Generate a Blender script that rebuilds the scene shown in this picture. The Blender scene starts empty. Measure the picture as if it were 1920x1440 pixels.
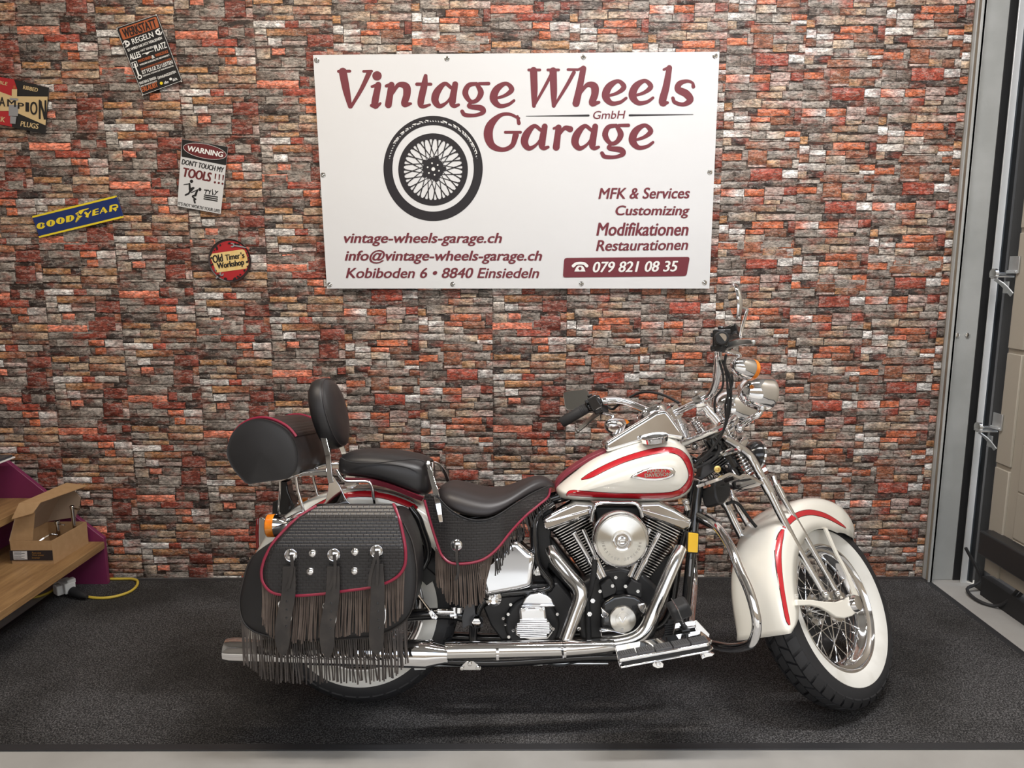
import bpy, bmesh, math, random
import numpy as np
from mathutils import Vector, Matrix

random.seed(7)
scene = bpy.context.scene
COL = scene.collection
rad = math.radians

# ------------------------------------------------------------------ camera
F_PX, PITCH, ROLL = 1371.0, 9.2, -0.1
CAM = np.array((0.0, -2.3, 1.47))
cd = bpy.data.cameras.new('camera'); co = bpy.data.objects.new('camera', cd); COL.objects.link(co)
cd.sensor_fit = 'HORIZONTAL'; cd.sensor_width = 36.0; cd.lens = 36.0 * F_PX / 1920.0
cd.clip_start = 0.05; cd.clip_end = 200
_p, _r = rad(PITCH), rad(ROLL)
FW = np.array((0, math.cos(_p), -math.sin(_p)))
_u = np.array((0, math.sin(_p), math.cos(_p))); _x = np.array((1.0, 0, 0))
RT = math.cos(_r) * _x + math.sin(_r) * _u
UPV = -math.sin(_r) * _x + math.cos(_r) * _u
co.matrix_world = Matrix(((RT[0], UPV[0], -FW[0], CAM[0]), (RT[1], UPV[1], -FW[1], CAM[1]), (RT[2], UPV[2], -FW[2], CAM[2]), (0, 0, 0, 1)))
scene.camera = co

# ------------------------------------------------------------------ view, world, light
vs = scene.view_settings
vs.view_transform = 'Standard'; vs.look = 'None'; vs.exposure = 0.3; vs.gamma = 1.0; vs.use_curve_mapping = False
world = bpy.data.worlds.new('world'); scene.world = world; world.use_nodes = True
wn = world.node_tree.nodes; wl_ = world.node_tree.links; wn.clear()
w_out = wn.new('ShaderNodeOutputWorld'); w_bg = wn.new('ShaderNodeBackground')
w_tc = wn.new('ShaderNodeTexCoord'); w_sep = wn.new('ShaderNodeSeparateXYZ'); w_rmp = wn.new('ShaderNodeValToRGB')
w_noi = wn.new('ShaderNodeTexNoise'); w_noi.inputs['Scale'].default_value = 2.5; w_noi.inputs['Detail'].default_value = 6
w_mix = wn.new('ShaderNodeMix'); w_mix.data_type = 'RGBA'
wl_.new(w_tc.outputs['Generated'], w_sep.inputs[0]); wl_.new(w_sep.outputs['Z'], w_rmp.inputs[0])
wl_.new(w_tc.outputs['Generated'], w_noi.inputs['Vector'])
cr = w_rmp.color_ramp
cr.elements[0].position = 0.0; cr.elements[0].color = (0.80, 0.80, 0.80, 1)
cr.elements[1].position = 0.75; cr.elements[1].color = (0.50, 0.66, 0.92, 1)
wr2 = wn.new('ShaderNodeValToRGB'); wl_.new(w_noi.outputs['Fac'], wr2.inputs[0])
wr2.color_ramp.elements[0].position = .42; wr2.color_ramp.elements[1].position = .62
wl_.new(wr2.outputs['Color'], w_mix.inputs['Factor']); wl_.new(w_rmp.outputs['Color'], w_mix.inputs['A'])
w_mix.inputs['B'].default_value = (1.0, 0.98, 0.95, 1)
wl_.new(w_mix.outputs['Result'], w_bg.inputs['Color']); w_bg.inputs['Strength'].default_value = SKY = 2.3
wl_.new(w_bg.outputs[0], w_out.inputs[0])
# low sun over the forecourt, from behind the camera and to the right; the roof keeps it off the bay
sd = bpy.data.lights.new('sun', 'SUN'); sd.energy = 3.0; sd.angle = rad(0.6); sd.color = (1, .95, .86)
so = bpy.data.objects.new('sun', sd); COL.objects.link(so)
so.rotation_euler = (rad(28), rad(22), 0)

# ------------------------------------------------------------------ mesh helper
V3 = lambda *a: np.array(a, float)
def rot(ax, a):
    ax = np.array(ax, float); ax /= np.linalg.norm(ax)
    K = np.array([[0, -ax[2], ax[1]], [ax[2], 0, -ax[0]], [-ax[1], ax[0], 0]])
    return np.eye(3) + math.sin(a) * K + (1 - math.cos(a)) * K @ K
def unit(v):
    v = np.asarray(v, float); n = np.linalg.norm(v); return v / n if n > 1e-12 else v
def frame(axis, hint=(0, 0, 1)):
    a = unit(axis); h = np.asarray(hint, float)
    if abs(a @ unit(h)) > .97: h = np.array((1.0, 0, 0)) if abs(a[0]) < .9 else np.array((0, 1.0, 0))
    u = unit(np.cross(h, a)); v = np.cross(a, u); return u, v, a
def smooth(pts, k=6):
    P = [np.asarray(p, float) for p in pts]
    if len(P) < 3 or k < 2: return P
    out = []
    E = [2 * P[0] - P[1]] + P + [2 * P[-1] - P[-2]]
    for i in range(1, len(E) - 2):
        a, b, c, d = E[i - 1:i + 3]
        for j in range(k):
            t = j / k
            out.append(.5 * ((2 * b) + (c - a) * t + (2 * a - 5 * b + 4 * c - d) * t * t + (3 * b - a - 3 * c + d) * t ** 3))
    out.append(P[-1]); return out
def smooth_closed(pts, k=4):
    P = [np.asarray(p, float) for p in pts]; n = len(P); out = []
    for i in range(n):
        a, b, c, d = P[i - 1], P[i], P[(i + 1) % n], P[(i + 2) % n]
        for j in range(k):
            t = j / k
            out.append(.5 * ((2 * b) + (c - a) * t + (2 * a - 5 * b + 4 * c - d) * t * t + (3 * b - a - 3 * c + d) * t ** 3))
    return out
def lerpl(vals, n):
    vals = np.atleast_1d(np.asarray(vals, float))
    if len(vals) == 1: return np.full(n, vals[0])
    return np.interp(np.linspace(0, 1, n), np.linspace(0, 1, len(vals)), vals)

class M:
    def __init__(s): s.v = []; s.f = []; s.m = []; s.n = 0
    def add(s, vs_, fs, mi=0):
        o = len(s.v); s.v += [tuple(map(float, p)) for p in vs_]
        for f in fs: s.f.append(tuple(i + o for i in f)); s.m.append(mi)
        return s
    def box(s, c, size, R=None, mi=0):
        h = np.array(size, float) / 2; R = np.eye(3) if R is None else np.asarray(R)
        P = [np.array(c) + R @ (h * np.array(k)) for k in ((-1,-1,-1),(1,-1,-1),(1,1,-1),(-1,1,-1),(-1,-1,1),(1,-1,1),(1,1,1),(-1,1,1))]
        return s.add(P, [(0,3,2,1),(4,5,6,7),(0,1,5,4),(1,2,6,5),(2,3,7,6),(3,0,4,7)], mi)
    def tube(s, pts, r, n=12, k=6, cap=True, mi=0):
        P = smooth(pts, k) if k > 1 else [np.asarray(p, float) for p in pts]
        N = len(P); rr = lerpl(r, N); V = []; F = []
        t0 = unit(P[1] - P[0]); u, v, _ = frame(t0)
        for i, p in enumerate(P):
            t = unit(P[min(i + 1, N - 1)] - P[max(i - 1, 0)])
            u = unit(u - t * (u @ t)); v = np.cross(t, u)
            for j in range(n):
                a = 2 * math.pi * j / n
                V.append(p + rr[i] * (u * math.cos(a) + v * math.sin(a)))
        for i in range(N - 1):
            for j in range(n):
                F.append((i*n+j, i*n+(j+1)%n, (i+1)*n+(j+1)%n, (i+1)*n+j))
        if cap: F.append(tuple(range(n-1, -1, -1))); F.append(tuple(range((N-1)*n, N*n)))
        return s.add(V, F, mi)
    def cyl(s, a, b, r, n=20, mi=0): return s.tube([a, b], r, n, 1, True, mi)
    def lathe(s, prof, o, axis, n=40, mi=0, hint=(0, 0, 1), a0=0, a1=2*math.pi, cap=False):
        u, v, a = frame(axis, hint); o = np.asarray(o, float); V = []; F = []
        full = abs(a1 - a0 - 2 * math.pi) < 1e-6; nn = n if full else n + 1; L = len(prof)
        for j in range(nn):
            t = a0 + (a1 - a0) * j / n
            d = u * math.cos(t) + v * math.sin(t)
            for (h, r) in prof: V.append(o + a * h + d * r)
        for j in range(n):
            j2 = (j + 1) % nn
            for i in range(L - 1): F.append((j*L+i, j2*L+i, j2*L+i+1, j*L+i+1))
        return s.add(V, F, mi)
    def ell(s, c, radii, R=None, nu=24, nv=14, mi=0):
        R = np.eye(3) if R is None else np.asarray(R); c = np.asarray(c, float); V = []; F = []
        for i in range(nv + 1):
            th = math.pi * i / nv
            for j in range(nu):
                ph = 2 * math.pi * j / nu
                V.append(c + R @ (np.array(radii) * np.array((math.sin(th)*math.cos(ph), math.sin(th)*math.sin(ph), math.cos(th)))))
        for i in range(nv):
            for j in range(nu): F.append((i*nu+j, (i+1)*nu+j, (i+1)*nu+(j+1)%nu, i*nu+(j+1)%nu))
        return s.add(V, F, mi)
    def prism(s, poly, vec, mi=0):
        P = [np.asarray(p, float) for p in poly]; n = len(P); vec = np.asarray(vec, float)
        F = [tuple(range(n)), tuple(range(2*n-1, n-1, -1))]
        F += [(i, i+n, (i+1)%n+n, (i+1)%n) for i in range(n)]
        return s.add(P + [p + vec for p in P], F, mi)
    def loft(s, rings, cap=True, mi=0, closed=True):
        n = len(rings[0]); V = [p for r in rings for p in r]; F = []
        for i in range(len(rings) - 1):
            for j in range(n if closed else n - 1):
                F.append((i*n+j, i*n+(j+1)%n, (i+1)*n+(j+1)%n, (i+1)*n+j))
        if cap and closed:
            F.append(tuple(range(n-1, -1, -1))); F.append(tuple(range((len(rings)-1)*n, len(rings)*n)))
        return s.add(V, F, mi)
    def band(s, pts, wdir, w, t, k=4, mi=0):
        """flat strap along a path: width along wdir, thickness t across"""
        P = smooth(pts, k); N = len(P); ww = lerpl(w, N); rings = []
        for i, p in enumerate(P):
            tg = unit(P[min(i+1, N-1)] - P[max(i-1, 0)]); wd = np.asarray(wdir, float)
            wd = unit(wd - tg * (wd @ tg)); nn = np.cross(tg, wd)
            rings.append([p + wd*ww[i]/2 + nn*t/2, p - wd*ww[i]/2 + nn*t/2, p - wd*ww[i]/2 - nn*t/2, p + wd*ww[i]/2 - nn*t/2])
        return s.loft(rings, True, mi)
    def flip(s):
        s.f = [tuple(reversed(f)) for f in s.f]; return s

ROOTLOC = {}
def link(o, parent=None):
    COL.objects.link(o)
    if parent is not None: o.parent = parent
    return o
def obj(name, m, mats, parent=None, bevel=0, sub=0, sharp=35, label=None, seg=2, fix=True, origin=None, **props):
    me = bpy.data.meshes.new(name)
    off = np.array(ROOTLOC.get(parent.name, (0, 0, 0))) if parent is not None else np.zeros(3)
    if origin is not None: off = off + np.asarray(origin)
    me.from_pydata([tuple(np.array(p) - off) for p in m.v], [], m.f)
    mats = mats if isinstance(mats, (list, tuple)) else [mats]
    for q in mats: me.materials.append(q)
    me.polygons.foreach_set('material_index', m.m)
    if fix:
        bm = bmesh.new(); bm.from_mesh(me); bmesh.ops.recalc_face_normals(bm, faces=bm.faces); bm.to_mesh(me); bm.free()
    me.polygons.foreach_set('use_smooth', [True] * len(me.polygons))
    try: me.set_sharp_from_angle(angle=rad(sharp))
    except Exception: pass
    me.update()
    o = bpy.data.objects.new(name, me)
    if bevel:
        b = o.modifiers.new('bevel', 'BEVEL'); b.width = bevel; b.segments = seg; b.limit_method = 'ANGLE'; b.angle_limit = rad(40)
        b.harden_normals = False
    if sub:
        q = o.modifiers.new('sub', 'SUBSURF'); q.levels = sub; q.render_levels = sub
    link(o, parent)
    if origin is not None: o.location = tuple(map(float, origin))
    ROOTLOC[o.name] = tuple(off) if parent is not None else (0, 0, 0)
    if label: o['label'] = label
    for k_, v_ in props.items(): o[k_] = v_
    return o
def thing(name, label, cat, loc=(0, 0, 0), group=None):
    o = bpy.data.objects.new(name, None); o.empty_display_size = .1; COL.objects.link(o)
    o.location = loc; o['label'] = label; o['category'] = cat
    if group: o['group'] = group
    ROOTLOC[o.name] = tuple(loc); return o
def part(name, parent, label=None):
    o = bpy.data.objects.new(name, None); o.empty_display_size = .05; COL.objects.link(o); o.parent = parent
    ROOTLOC[o.name] = ROOTLOC.get(parent.name, (0, 0, 0)) if False else (0, 0, 0)
    if label: o['label'] = label
    return o
def tag(o, label, cat, group=None):
    o['label'] = label; o['category'] = cat
    if group: o['group'] = group
    return o

# ------------------------------------------------------------------ materials
def mat(name, col, rough=.5, metal=0.0, coat=0.0, spec=None, bump=None, vary=None, emit=None, trans=0.0, aniso=0.0, rvary=None):
    m = bpy.data.materials.new(name); m.use_nodes = True; nt = m.node_tree; b = nt.nodes['Principled BSDF']
    b.inputs['Base Color'].default_value = (*col, 1); b.inputs['Roughness'].default_value = rough; b.inputs['Metallic'].default_value = metal
    b.inputs['Coat Weight'].default_value = coat; b.inputs['Coat Roughness'].default_value = .03
    if spec is not None: b.inputs['Specular IOR Level'].default_value = spec
    if trans: b.inputs['Transmission Weight'].default_value = trans
    if aniso: b.inputs['Anisotropic'].default_value = aniso
    if emit: b.inputs['Emission Color'].default_value = (*emit[0], 1); b.inputs['Emission Strength'].default_value = emit[1]
    tc = nt.nodes.new('ShaderNodeTexCoord')
    if vary:   # (scale, colour2, lo, hi)
        n = nt.nodes.new('ShaderNodeTexNoise'); n.inputs['Scale'].default_value = vary[0]; n.inputs['Detail'].default_value = 6
        nt.links.new(tc.outputs['Object'], n.inputs['Vector'])
        r = nt.nodes.new('ShaderNodeValToRGB'); nt.links.new(n.outputs['Fac'], r.inputs[0])
        r.color_ramp.elements[0].position = vary[2]; r.color_ramp.elements[1].position = vary[3]
        r.color_ramp.elements[0].color = (*col, 1); r.color_ramp.elements[1].color = (*vary[1], 1)
        nt.links.new(r.outputs['Color'], b.inputs['Base Color'])
    if rvary:  # (scale, lo, hi)
        n = nt.nodes.new('ShaderNodeTexNoise'); n.inputs['Scale'].default_value = rvary[0]; n.inputs['Detail'].default_value = 5
        nt.links.new(tc.outputs['Object'], n.inputs['Vector'])
        mr = nt.nodes.new('ShaderNodeMapRange'); mr.inputs['To Min'].default_value = rvary[1]; mr.inputs['To Max'].default_value = rvary[2]
        mr.inputs['From Min'].default_value = .3; mr.inputs['From Max'].default_value = .7
        nt.links.new(n.outputs['Fac'], mr.inputs['Value']); nt.links.new(mr.outputs[0], b.inputs['Roughness'])
    if bump:   # (scale, strength, distance)
        n = nt.nodes.new('ShaderNodeTexNoise'); n.inputs['Scale'].default_value = bump[0]; n.inputs['Detail'].default_value = 5
        nt.links.new(tc.outputs['Object'], n.inputs['Vector'])
        bp = nt.nodes.new('ShaderNodeBump'); bp.inputs['Strength'].default_value = bump[1]; bp.inputs['Distance'].default_value = bump[2]
        nt.links.new(n.outputs['Fac'], bp.inputs['Height']); nt.links.new(bp.outputs[0], b.inputs['Normal'])
    return m
CHROME = mat('chrome', (.88, .88, .89), .05, 1.0)
STEEL = mat('polished_steel', (.74, .73, .71), .16, 1.0)
ALU = mat('brushed_aluminium', (.80, .77, .70), .30, 1.0, aniso=.9); ALU.node_tree.nodes['Principled BSDF'].inputs['Anisotropic Rotation'].default_value = .25
_t = ALU.node_tree.nodes.new('ShaderNodeTangent'); _t.direction_type = 'RADIAL'; _t.axis = 'Y'
ALU.node_tree.links.new(_t.outputs[0], ALU.node_tree.nodes['Principled BSDF'].inputs['Tangent'])
FIN = mat('machined_fin_edge', (.80, .79, .76), .25, 1.0)
GALV = mat('galvanised_steel', (.55, .57, .58), .35, .9, vary=(14, (.68, .70, .71), .35, .65))
CREAM = mat('pearl_cream_paint', (.87, .84, .75), .22, 0.0, 1.0)
RED = mat('red_stripe_paint', (.52, .012, .022), .25, 0, 1.0)
STRIPE_EDGE = mat('dark_stripe_edge_paint', (.04, .012, .014), .25, 0, 1.0)
BLACK = mat('gloss_black', (.010, .010, .011), .16, 0, .5)
SATIN = mat('satin_black', (.016, .016, .017), .42)
RUBBER = mat('black_rubber', (.018, .018, .019), .62, bump=(220, .12, .001))
TYRE = mat('tyre_rubber', (.021, .021, .023), .58, bump=(150, .15, .001))
WHITEWALL = mat('whitewall_rubber', (.80, .79, .74), .5, vary=(9, (.68, .66, .60), .5, .75))
LEATHER = mat('black_leather', (.017, .016, .017), .40, bump=(420, .22, .0006), rvary=(9, .33, .5))
LEATHER_TOP = mat('seat_leather', (.026, .022, .023), .42, bump=(380, .22, .0006))
MAROON = mat('maroon_leather', (.21, .022, .04), .38, bump=(300, .15, .0005))
PIPING = mat('maroon_piping', (.26, .018, .045), .30)
SUEDE = mat('brown_suede', (.085, .062, .050), .85, vary=(30, (.12, .09, .072), .4, .7))
STRAPM = mat('oiled_black_strap', (.026, .022, .020), .5, vary=(22, (.048, .040, .035), .45, .7))
AMBER = mat('amber_lens', (.80, .20, .015), .12, 0, .6, vary=(40, (.92, .30, .02), .4, .6))
REFLECT = mat('amber_reflector', (1.0, .60, .04), .15, 0, .8)  # no emission: brighter yellow stands in for the retro-reflected glow
REDLENS = mat('red_lens', (.25, .01, .01), .1, 0, .6)
GLASS_MIRROR = mat('mirror_glass', (.80, .82, .82), .02, 1.0)
GREY_RUBBER = mat('grey_rubber_pad', (.075, .075, .078), .55)
PLASTIC = mat('black_plastic', (.02, .02, .021), .38)
CAST = mat('cast_lever', (.50, .50, .48), .32, .95)
BRASS = mat('brass', (.75, .55, .2), .3, 1.0)
def basket(name, col):
    m = mat(name, col, .36); nt = m.node_tree; b = nt.nodes['Principled BSDF']
    tc = nt.nodes.new('ShaderNodeTexCoord'); sp = nt.nodes.new('ShaderNodeSeparateXYZ'); cb = nt.nodes.new('ShaderNodeCombineXYZ')
    nt.links.new(tc.outputs['Object'], sp.inputs[0]); nt.links.new(sp.outputs['X'], cb.inputs['X']); nt.links.new(sp.outputs['Z'], cb.inputs['Y'])
    br = nt.nodes.new('ShaderNodeTexBrick'); nt.links.new(cb.outputs[0], br.inputs['Vector'])
    br.inputs['Scale'].default_value = 1.0; br.inputs['Brick Width'].default_value = .0175; br.inputs['Row Height'].default_value = .0088
    br.inputs['Mortar Size'].default_value = .0017; br.inputs['Mortar Smooth'].default_value = 1.0
    bp = nt.nodes.new('ShaderNodeBump'); bp.inputs['Strength'].default_value = .4; bp.inputs['Distance'].default_value = .003; bp.invert = True
    nt.links.new(br.outputs['Fac'], bp.inputs['Height']); nt.links.new(bp.outputs[0], b.inputs['Normal'])
    return m
BASKET = basket('basket_weave_leather', (.020, .018, .018))

# ------------------------------------------------------------------ frames: picture point -> place in the scene
def ray(x, y): return FW + RT * (x - 960) / F_PX - UPV * (y - 720) / F_PX
def onY(x, y, Y): r = ray(x, y); return CAM + r * ((Y - CAM[1]) / r[1])
def onX(x, y, X): r = ray(x, y); return CAM + r * ((X - CAM[0]) / r[0])
def onZ(x, y, Z=0.0): r = ray(x, y); return CAM + r * ((Z - CAM[2]) / r[2])
CROPS = {'a': (400, 700, 4), 'b': (400, 980, 4), 'c': (760, 820, 4.8), 'd': (780, 1000, 4), 'e': (1020, 700, 4.8), 'f': (1240, 520, 6),
         'g': (1000, 920, 4.235), 'h': (1280, 920, 3.4286), 'i': (1260, 660, 5.5375), 'z': (1240, 860, 9.6), 'p': (0, 0, 1),
         's': (0, 820, 4.234), 't': (0, 840, 8), 'w': (580, 90, 3.064), 'v': (960, 90, 3.064), 'r': (200, 20, 8.47), 'n': (320, 250, 9.0),
         'y': (50, 360, 10.105), 'o': (380, 440, 14.4), 'q': (0, 130, 11.075), 'k': (1780, 460, 3.6), 'u': (0, 1000, 3.273)}
def cpx(k, x, y): ox, oy, s = CROPS[k]; return ox + x / s, oy + y / s
LEAN = rad(10)
RL = rot((1, 0, 0), -LEAN); CL = RL.T @ CAM
RAKE = rad(32); STEER = rad(42)
AXS = np.array((-math.sin(RAKE), 0, math.cos(RAKE))); RS = rot(AXS, STEER)
WC = np.array((1.082, .02298, .30157)); A0 = np.array((1.06057, 0, .28818)); WU = RS.T @ (WC - A0)
NF = RS @ np.array((0, 1.0, 0))
def B(k, x, y, yl=0.0):
    """bike frame: point on the upright plane yl of the leaning motorcycle"""
    r = RL.T @ ray(*cpx(k, x, y)); return CL + r * ((yl - CL[1]) / r[1])
def Bs(k, pts, yl=0.0): return [B(k, p[0], p[1], p[2] if len(p) > 2 else yl) for p in pts]
def U(x, c, z):
    """fork frame, wheels straight, from the front axle -> bike frame, steered"""
    return A0 + RS @ (np.array((x, c, z)) + WU)
def Uv(x, c, z): return RS @ np.array((x, c, z), float)
def Fp(k, x, y, c=0.0):
    r = RL.T @ ray(*cpx(k, x, y)); p = CL + r * (((A0 + NF * c - CL) @ NF) / (r @ NF)); return RS.T @ (p - A0) - WU
def Fs(k, pts, c=0.0):
    out = []
    for p in pts: u = Fp(k, p[0], p[1], p[2] if len(p) > 2 else c); out.append(U(*u))
    return out
# ------------------------------------------------------------------ room shell
YW = 1.0          # face of the end wall
CEIL = 3.5
CONC = mat('concrete_floor', (.29, .28, .26), .7, vary=(3.0, (.37, .36, .34), .35, .7), bump=(60, .15, .002))
FORE = mat('forecourt_asphalt', (.12, .11, .095), .9, vary=(2, (.16, .145, .125), .4, .7))
FACADE = mat('tan_render_facade', (.22, .165, .11), .9, vary=(.8, (.30, .24, .17), .4, .6))
PLASTER = mat('grey_plaster', (.30, .29, .27), .85)
m = M(); m.box((0, -3.3, -.05), (6.4, 9.2, .1)); fl = obj('floor', m, CONC); fl['kind'] = 'structure'
m = M(); m.box((0, -18, -.06), (60, 20.2, .1)); g_ = obj('ground', m, FORE); g_['kind'] = 'structure'
m = M(); m.box((0, -.8, CEIL + .06), (6.4, 4.0, .12)); o = obj('ceiling', m, PLASTER); o['kind'] = 'structure'
m = M(); m.box((-3.0, -.75, CEIL / 2), (.12, 3.9, CEIL)); o = obj('wall_left', m, PLASTER); o['kind'] = 'structure'

# front wall with the open bay door, and the building across the yard
m = M(); m.box((-2.25, -2.85, CEIL/2), (1.5, .15, CEIL)); m.box((.85, -2.85, 3.25), (4.7, .15, .5)); o = obj('wall_front', m, PLASTER); o['kind'] = 'structure'
m = M(); m.box((0, -19, 3.2), (40, 1.0, 6.4)); o = obj('facade', m, FACADE); o['kind'] = 'structure'

# brick-print foam panels: one relief mesh for the end wall, colours of the print held per stone
PAL = {'w': (.78, .75, .72), 'l': (.54, .49, .44), 'g': (.34, .30, .265), 'd': (.165, .13, .11), 'k': (.06, .046, .042), 'r': (.40, .085, .055),
       'o': (.62, .18, .085), 'c': (.82, .26, .16), 't': (.50, .26, .12), 'b': (.26, .125, .08), 'm': (.24, .06, .042), 'p': (.50, .38, .34),
       'e': (.50, .37, .26), 'u': (.32, .125, .07)}
TA = """0 215 5 80 o;218 282 -30 80 g;285 490 -30 120 u;285 492 122 148 p;495 815 -22 62 g;818 842 -22 60 u;0 268 85 172 dg;492 640 70 150 te;640 768 72 150 b;772 840 70 158 l
0 152 180 290 gd;156 315 182 290 d;320 666 160 288 r;670 840 170 262 w;0 296 295 365 g;300 486 296 366 k;494 662 290 344 kd;666 840 268 350 d;5 262 370 455 cw;266 480 370 450 o
486 700 350 440 p;702 840 350 438 rm;0 246 460 535 g;250 480 455 540 gr;486 686 442 485 p;486 660 490 534 e;690 840 450 528 g;14 342 545 620 d;346 622 545 612 ue;626 840 536 614 g
0 86 654 734 t;96 402 616 712 ge;410 840 634 706 ep;118 262 740 790 g;266 358 738 788 k;364 712 716 790 o;716 762 724 770 d;764 840 710 838 m;4 108 750 836 w;114 292 790 850 w
298 502 800 850 oc;508 752 796 880 ub;4 110 840 922 ub;114 288 856 920 l;294 512 856 936 el;516 838 882 930 d;0 302 930 1004 wl;306 466 944 1030 g;470 672 944 1026 le;676 840 944 1002 o
0 96 1010 1092 e;100 282 1010 1080 km;670 840 1006 1046 w;20 244 1096 1140 g;248 726 1046 1124 ug;728 840 1056 1122 u;286 640 1032 1044 g"""
TB = """0 460 0 92 dg;0 452 96 178 c;466 566 60 160 m;566 738 66 160 g;742 840 66 150 m;0 270 182 252 gd;276 656 176 252 r;662 840 178 252 k;0 84 258 336 d;90 440 258 336 g;446 626 264 332 oc
632 840 260 346 wp;0 456 346 436 kd;460 512 346 420 d;516 640 352 432 o;640 840 352 430 pl;14 322 450 512 t;326 434 446 524 k;440 840 446 526 et;0 202 528 600 g;206 422 526 600 e;428 832 536 616 ue
0 120 610 668 k;124 430 620 668 et;436 600 620 668 d;604 840 624 668 b;0 332 672 742 w;336 480 672 742 r;480 756 672 742 lg;760 840 672 742 d;10 132 750 812 l;136 560 750 826 tu;564 692 752 800 b;696 840 748 800 k
10 136 818 878 l;144 292 842 922 w;296 562 836 866 d;296 560 870 916 p;568 840 806 934 m;14 140 882 930 g;14 166 944 1054 ge;180 322 944 1014 c;330 540 934 1024 dg;26 272 1058 1136 d;276 540 1030 1136 g
546 766 974 1136 m;768 840 942 1034 u;770 840 1042 1136 p;30 512 1142 1164 g;536 840 1142 1164 mg"""
def parse_tile(t):
    out = []
    for s in t.replace('\n', ';').split(';'):
        q = s.split(); out.append((*map(float, q[:4]), q[4]))
    return out
TA, TB = parse_tile(TA), parse_tile(TB)
def build_bricks():
    rng = random.Random(11)
    TW, TH = .3345, .475; PER = 1166.0
    sx = onY(785, 640, YW)[0]
    za = onY(700, 546.7, YW)[2]
    zb = onY(440, 540 + 760 / 6, YW)[2]
    cols = {-1: ('A', 0), 0: ('A', .048), 1: ('B', .10), 2: ('A', .005), 3: ('A', -.077), 4: ('A', .12), 5: ('A', -.02), 6: ('A', .06), 7: ('A', -.04),
            -2: ('B', -.20), -3: ('B', 0), -4: ('B', -.235), -5: ('B', .02), -6: ('B', -.22), -7: ('B', .03), -8: ('B', .2), -9: ('B', .1)}
    V = []; F = []; C = []
    grout = (.045, .030, .024)
    for k, (ty, dz) in cols.items():
        x0 = sx + k * TW; tile = TA if ty == 'A' else TB
        if x0 > 2.0: continue
        ztop = (za if ty == 'A' else zb) + dz
        while ztop < CEIL + .01: ztop += TH
        z = ztop
        # one butt joint per column where a panel was cut
        cut = rng.uniform(.8, 2.4)
        shift = rng.uniform(.15, .35)
        while z > -.02:
            for (u0, u1, v0, v1, cc) in tile:
                xa, xb = x0 + u0 / 840 * TW, x0 + u1 / 840 * TW
                zt, zb_ = z - v0 / PER * TH, z - v1 / PER * TH
                if zt > CEIL or zb_ < -.02: 
                    if zb_ > CEIL or zt < 0: continue
                zb_ = max(zb_, .002); zt = min(zt, CEIL)
                if xb > 1.99: xb = 1.99
                if xb - xa < .004 or zt - zb_ < .004: continue
                g = -.0008
                xa += g; xb -= g; zt -= g; zb_ += g
                c1 = np.array(PAL[cc[0]]); c2 = np.array(PAL[cc[-1]])
                jit = rng.uniform(.82, 1.18); c1 = c1 * jit; c2 = c2 * jit
                w, h = xb - xa, zt - zb_
                nx = max(2, int(w / .022)); pts = []
                jz = min(.0035, h * .09); jx = min(.0025, w * .05)
                for i in range(nx + 1): pts.append((xa + w * i / nx, zb_ + rng.uniform(-.2, 1) * jz, i / nx))
                pts.append((xb - rng.uniform(-.2, 1) * jx, (zt + zb_) / 2, 1))
                for i in range(nx, -1, -1): pts.append((xa + w * i / nx, zt - rng.uniform(-.2, 1) * jz, i / nx))
                pts.append((xa + rng.uniform(-.2, 1) * jx, (zt + zb_) / 2, 0))
                n = len(pts); o0 = len(V); cx, cz = (xa + xb) / 2, (zt + zb_) / 2
                ins = min(.0020, h * .10, w * .10); dep = rng.uniform(.0018, .0036)
                for (x, z_, t) in pts: V.append((x, YW - .0005, z_)); C.append((*(c1 * .35 + .008), 1))
                for (x, z_, t) in pts:
                    dx, dz_ = cx - x, cz - z_
                    V.append((x + (ins if dx > 0 else -ins if dx < 0 else 0) * min(1, abs(dx) / (w * .5) * 1.0 if abs(dx) > w * .3 else 0), YW - dep, z_ + (ins if dz_ > 0 else -ins) * (1 if abs(dz_) > h * .1 else 0)))
                    tt = min(1, max(0, (t - .35) / .3)); q = c1 * (1 - tt) + c2 * tt
                    C.append((*q, 1))
                for i in range(n): F.append((o0 + i, o0 + (i + 1) % n, o0 + n + (i + 1) % n, o0 + n + i))
                F.append(tuple(range(o0 + n, o0 + 2 * n)))
            z -= TH
            if abs(z - cut) < TH / 2: z += shift * TH * .6
    o0 = len(V); V += [(-3.0, YW, 0), (3.2, YW, 0), (3.2, YW, CEIL), (-3.0, YW, CEIL), (-3.0, YW + .15, 0), (3.2, YW + .15, 0), (3.2, YW + .15, CEIL), (-3.0, YW + .15, CEIL)]
    C += [(*grout, 1)] * 8
    for f in ((0,1,2,3),(5,4,7,6),(4,0,3,7),(1,5,6,2),(3,2,6,7),(4,5,1,0)): F.append(tuple(i + o0 for i in f))
    me = bpy.data.meshes.new('wall_back'); me.from_pydata(V, [], F)
    at = me.color_attributes.new('print', 'FLOAT_COLOR', 'POINT'); at.data.foreach_set('color', np.array(C, 'f').ravel())
    bm = bmesh.new(); bm.from_mesh(me); bmesh.ops.recalc_face_normals(bm, faces=bm.faces); bm.to_mesh(me); bm.free()
    me.polygons.foreach_set('use_smooth', [True] * len(me.polygons)); me.set_sharp_from_angle(angle=rad(50))
    mt = bpy.data.materials.new('brick_print_panel'); mt.use_nodes = True; nt = mt.node_tree; b = nt.nodes['Principled BSDF']; L = nt.links
    b.inputs['Roughness'].default_value = .5; b.inputs['Specular IOR Level'].default_value = .35
    a = nt.nodes.new('ShaderNodeAttribute'); a.attribute_name = 'print'
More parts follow.
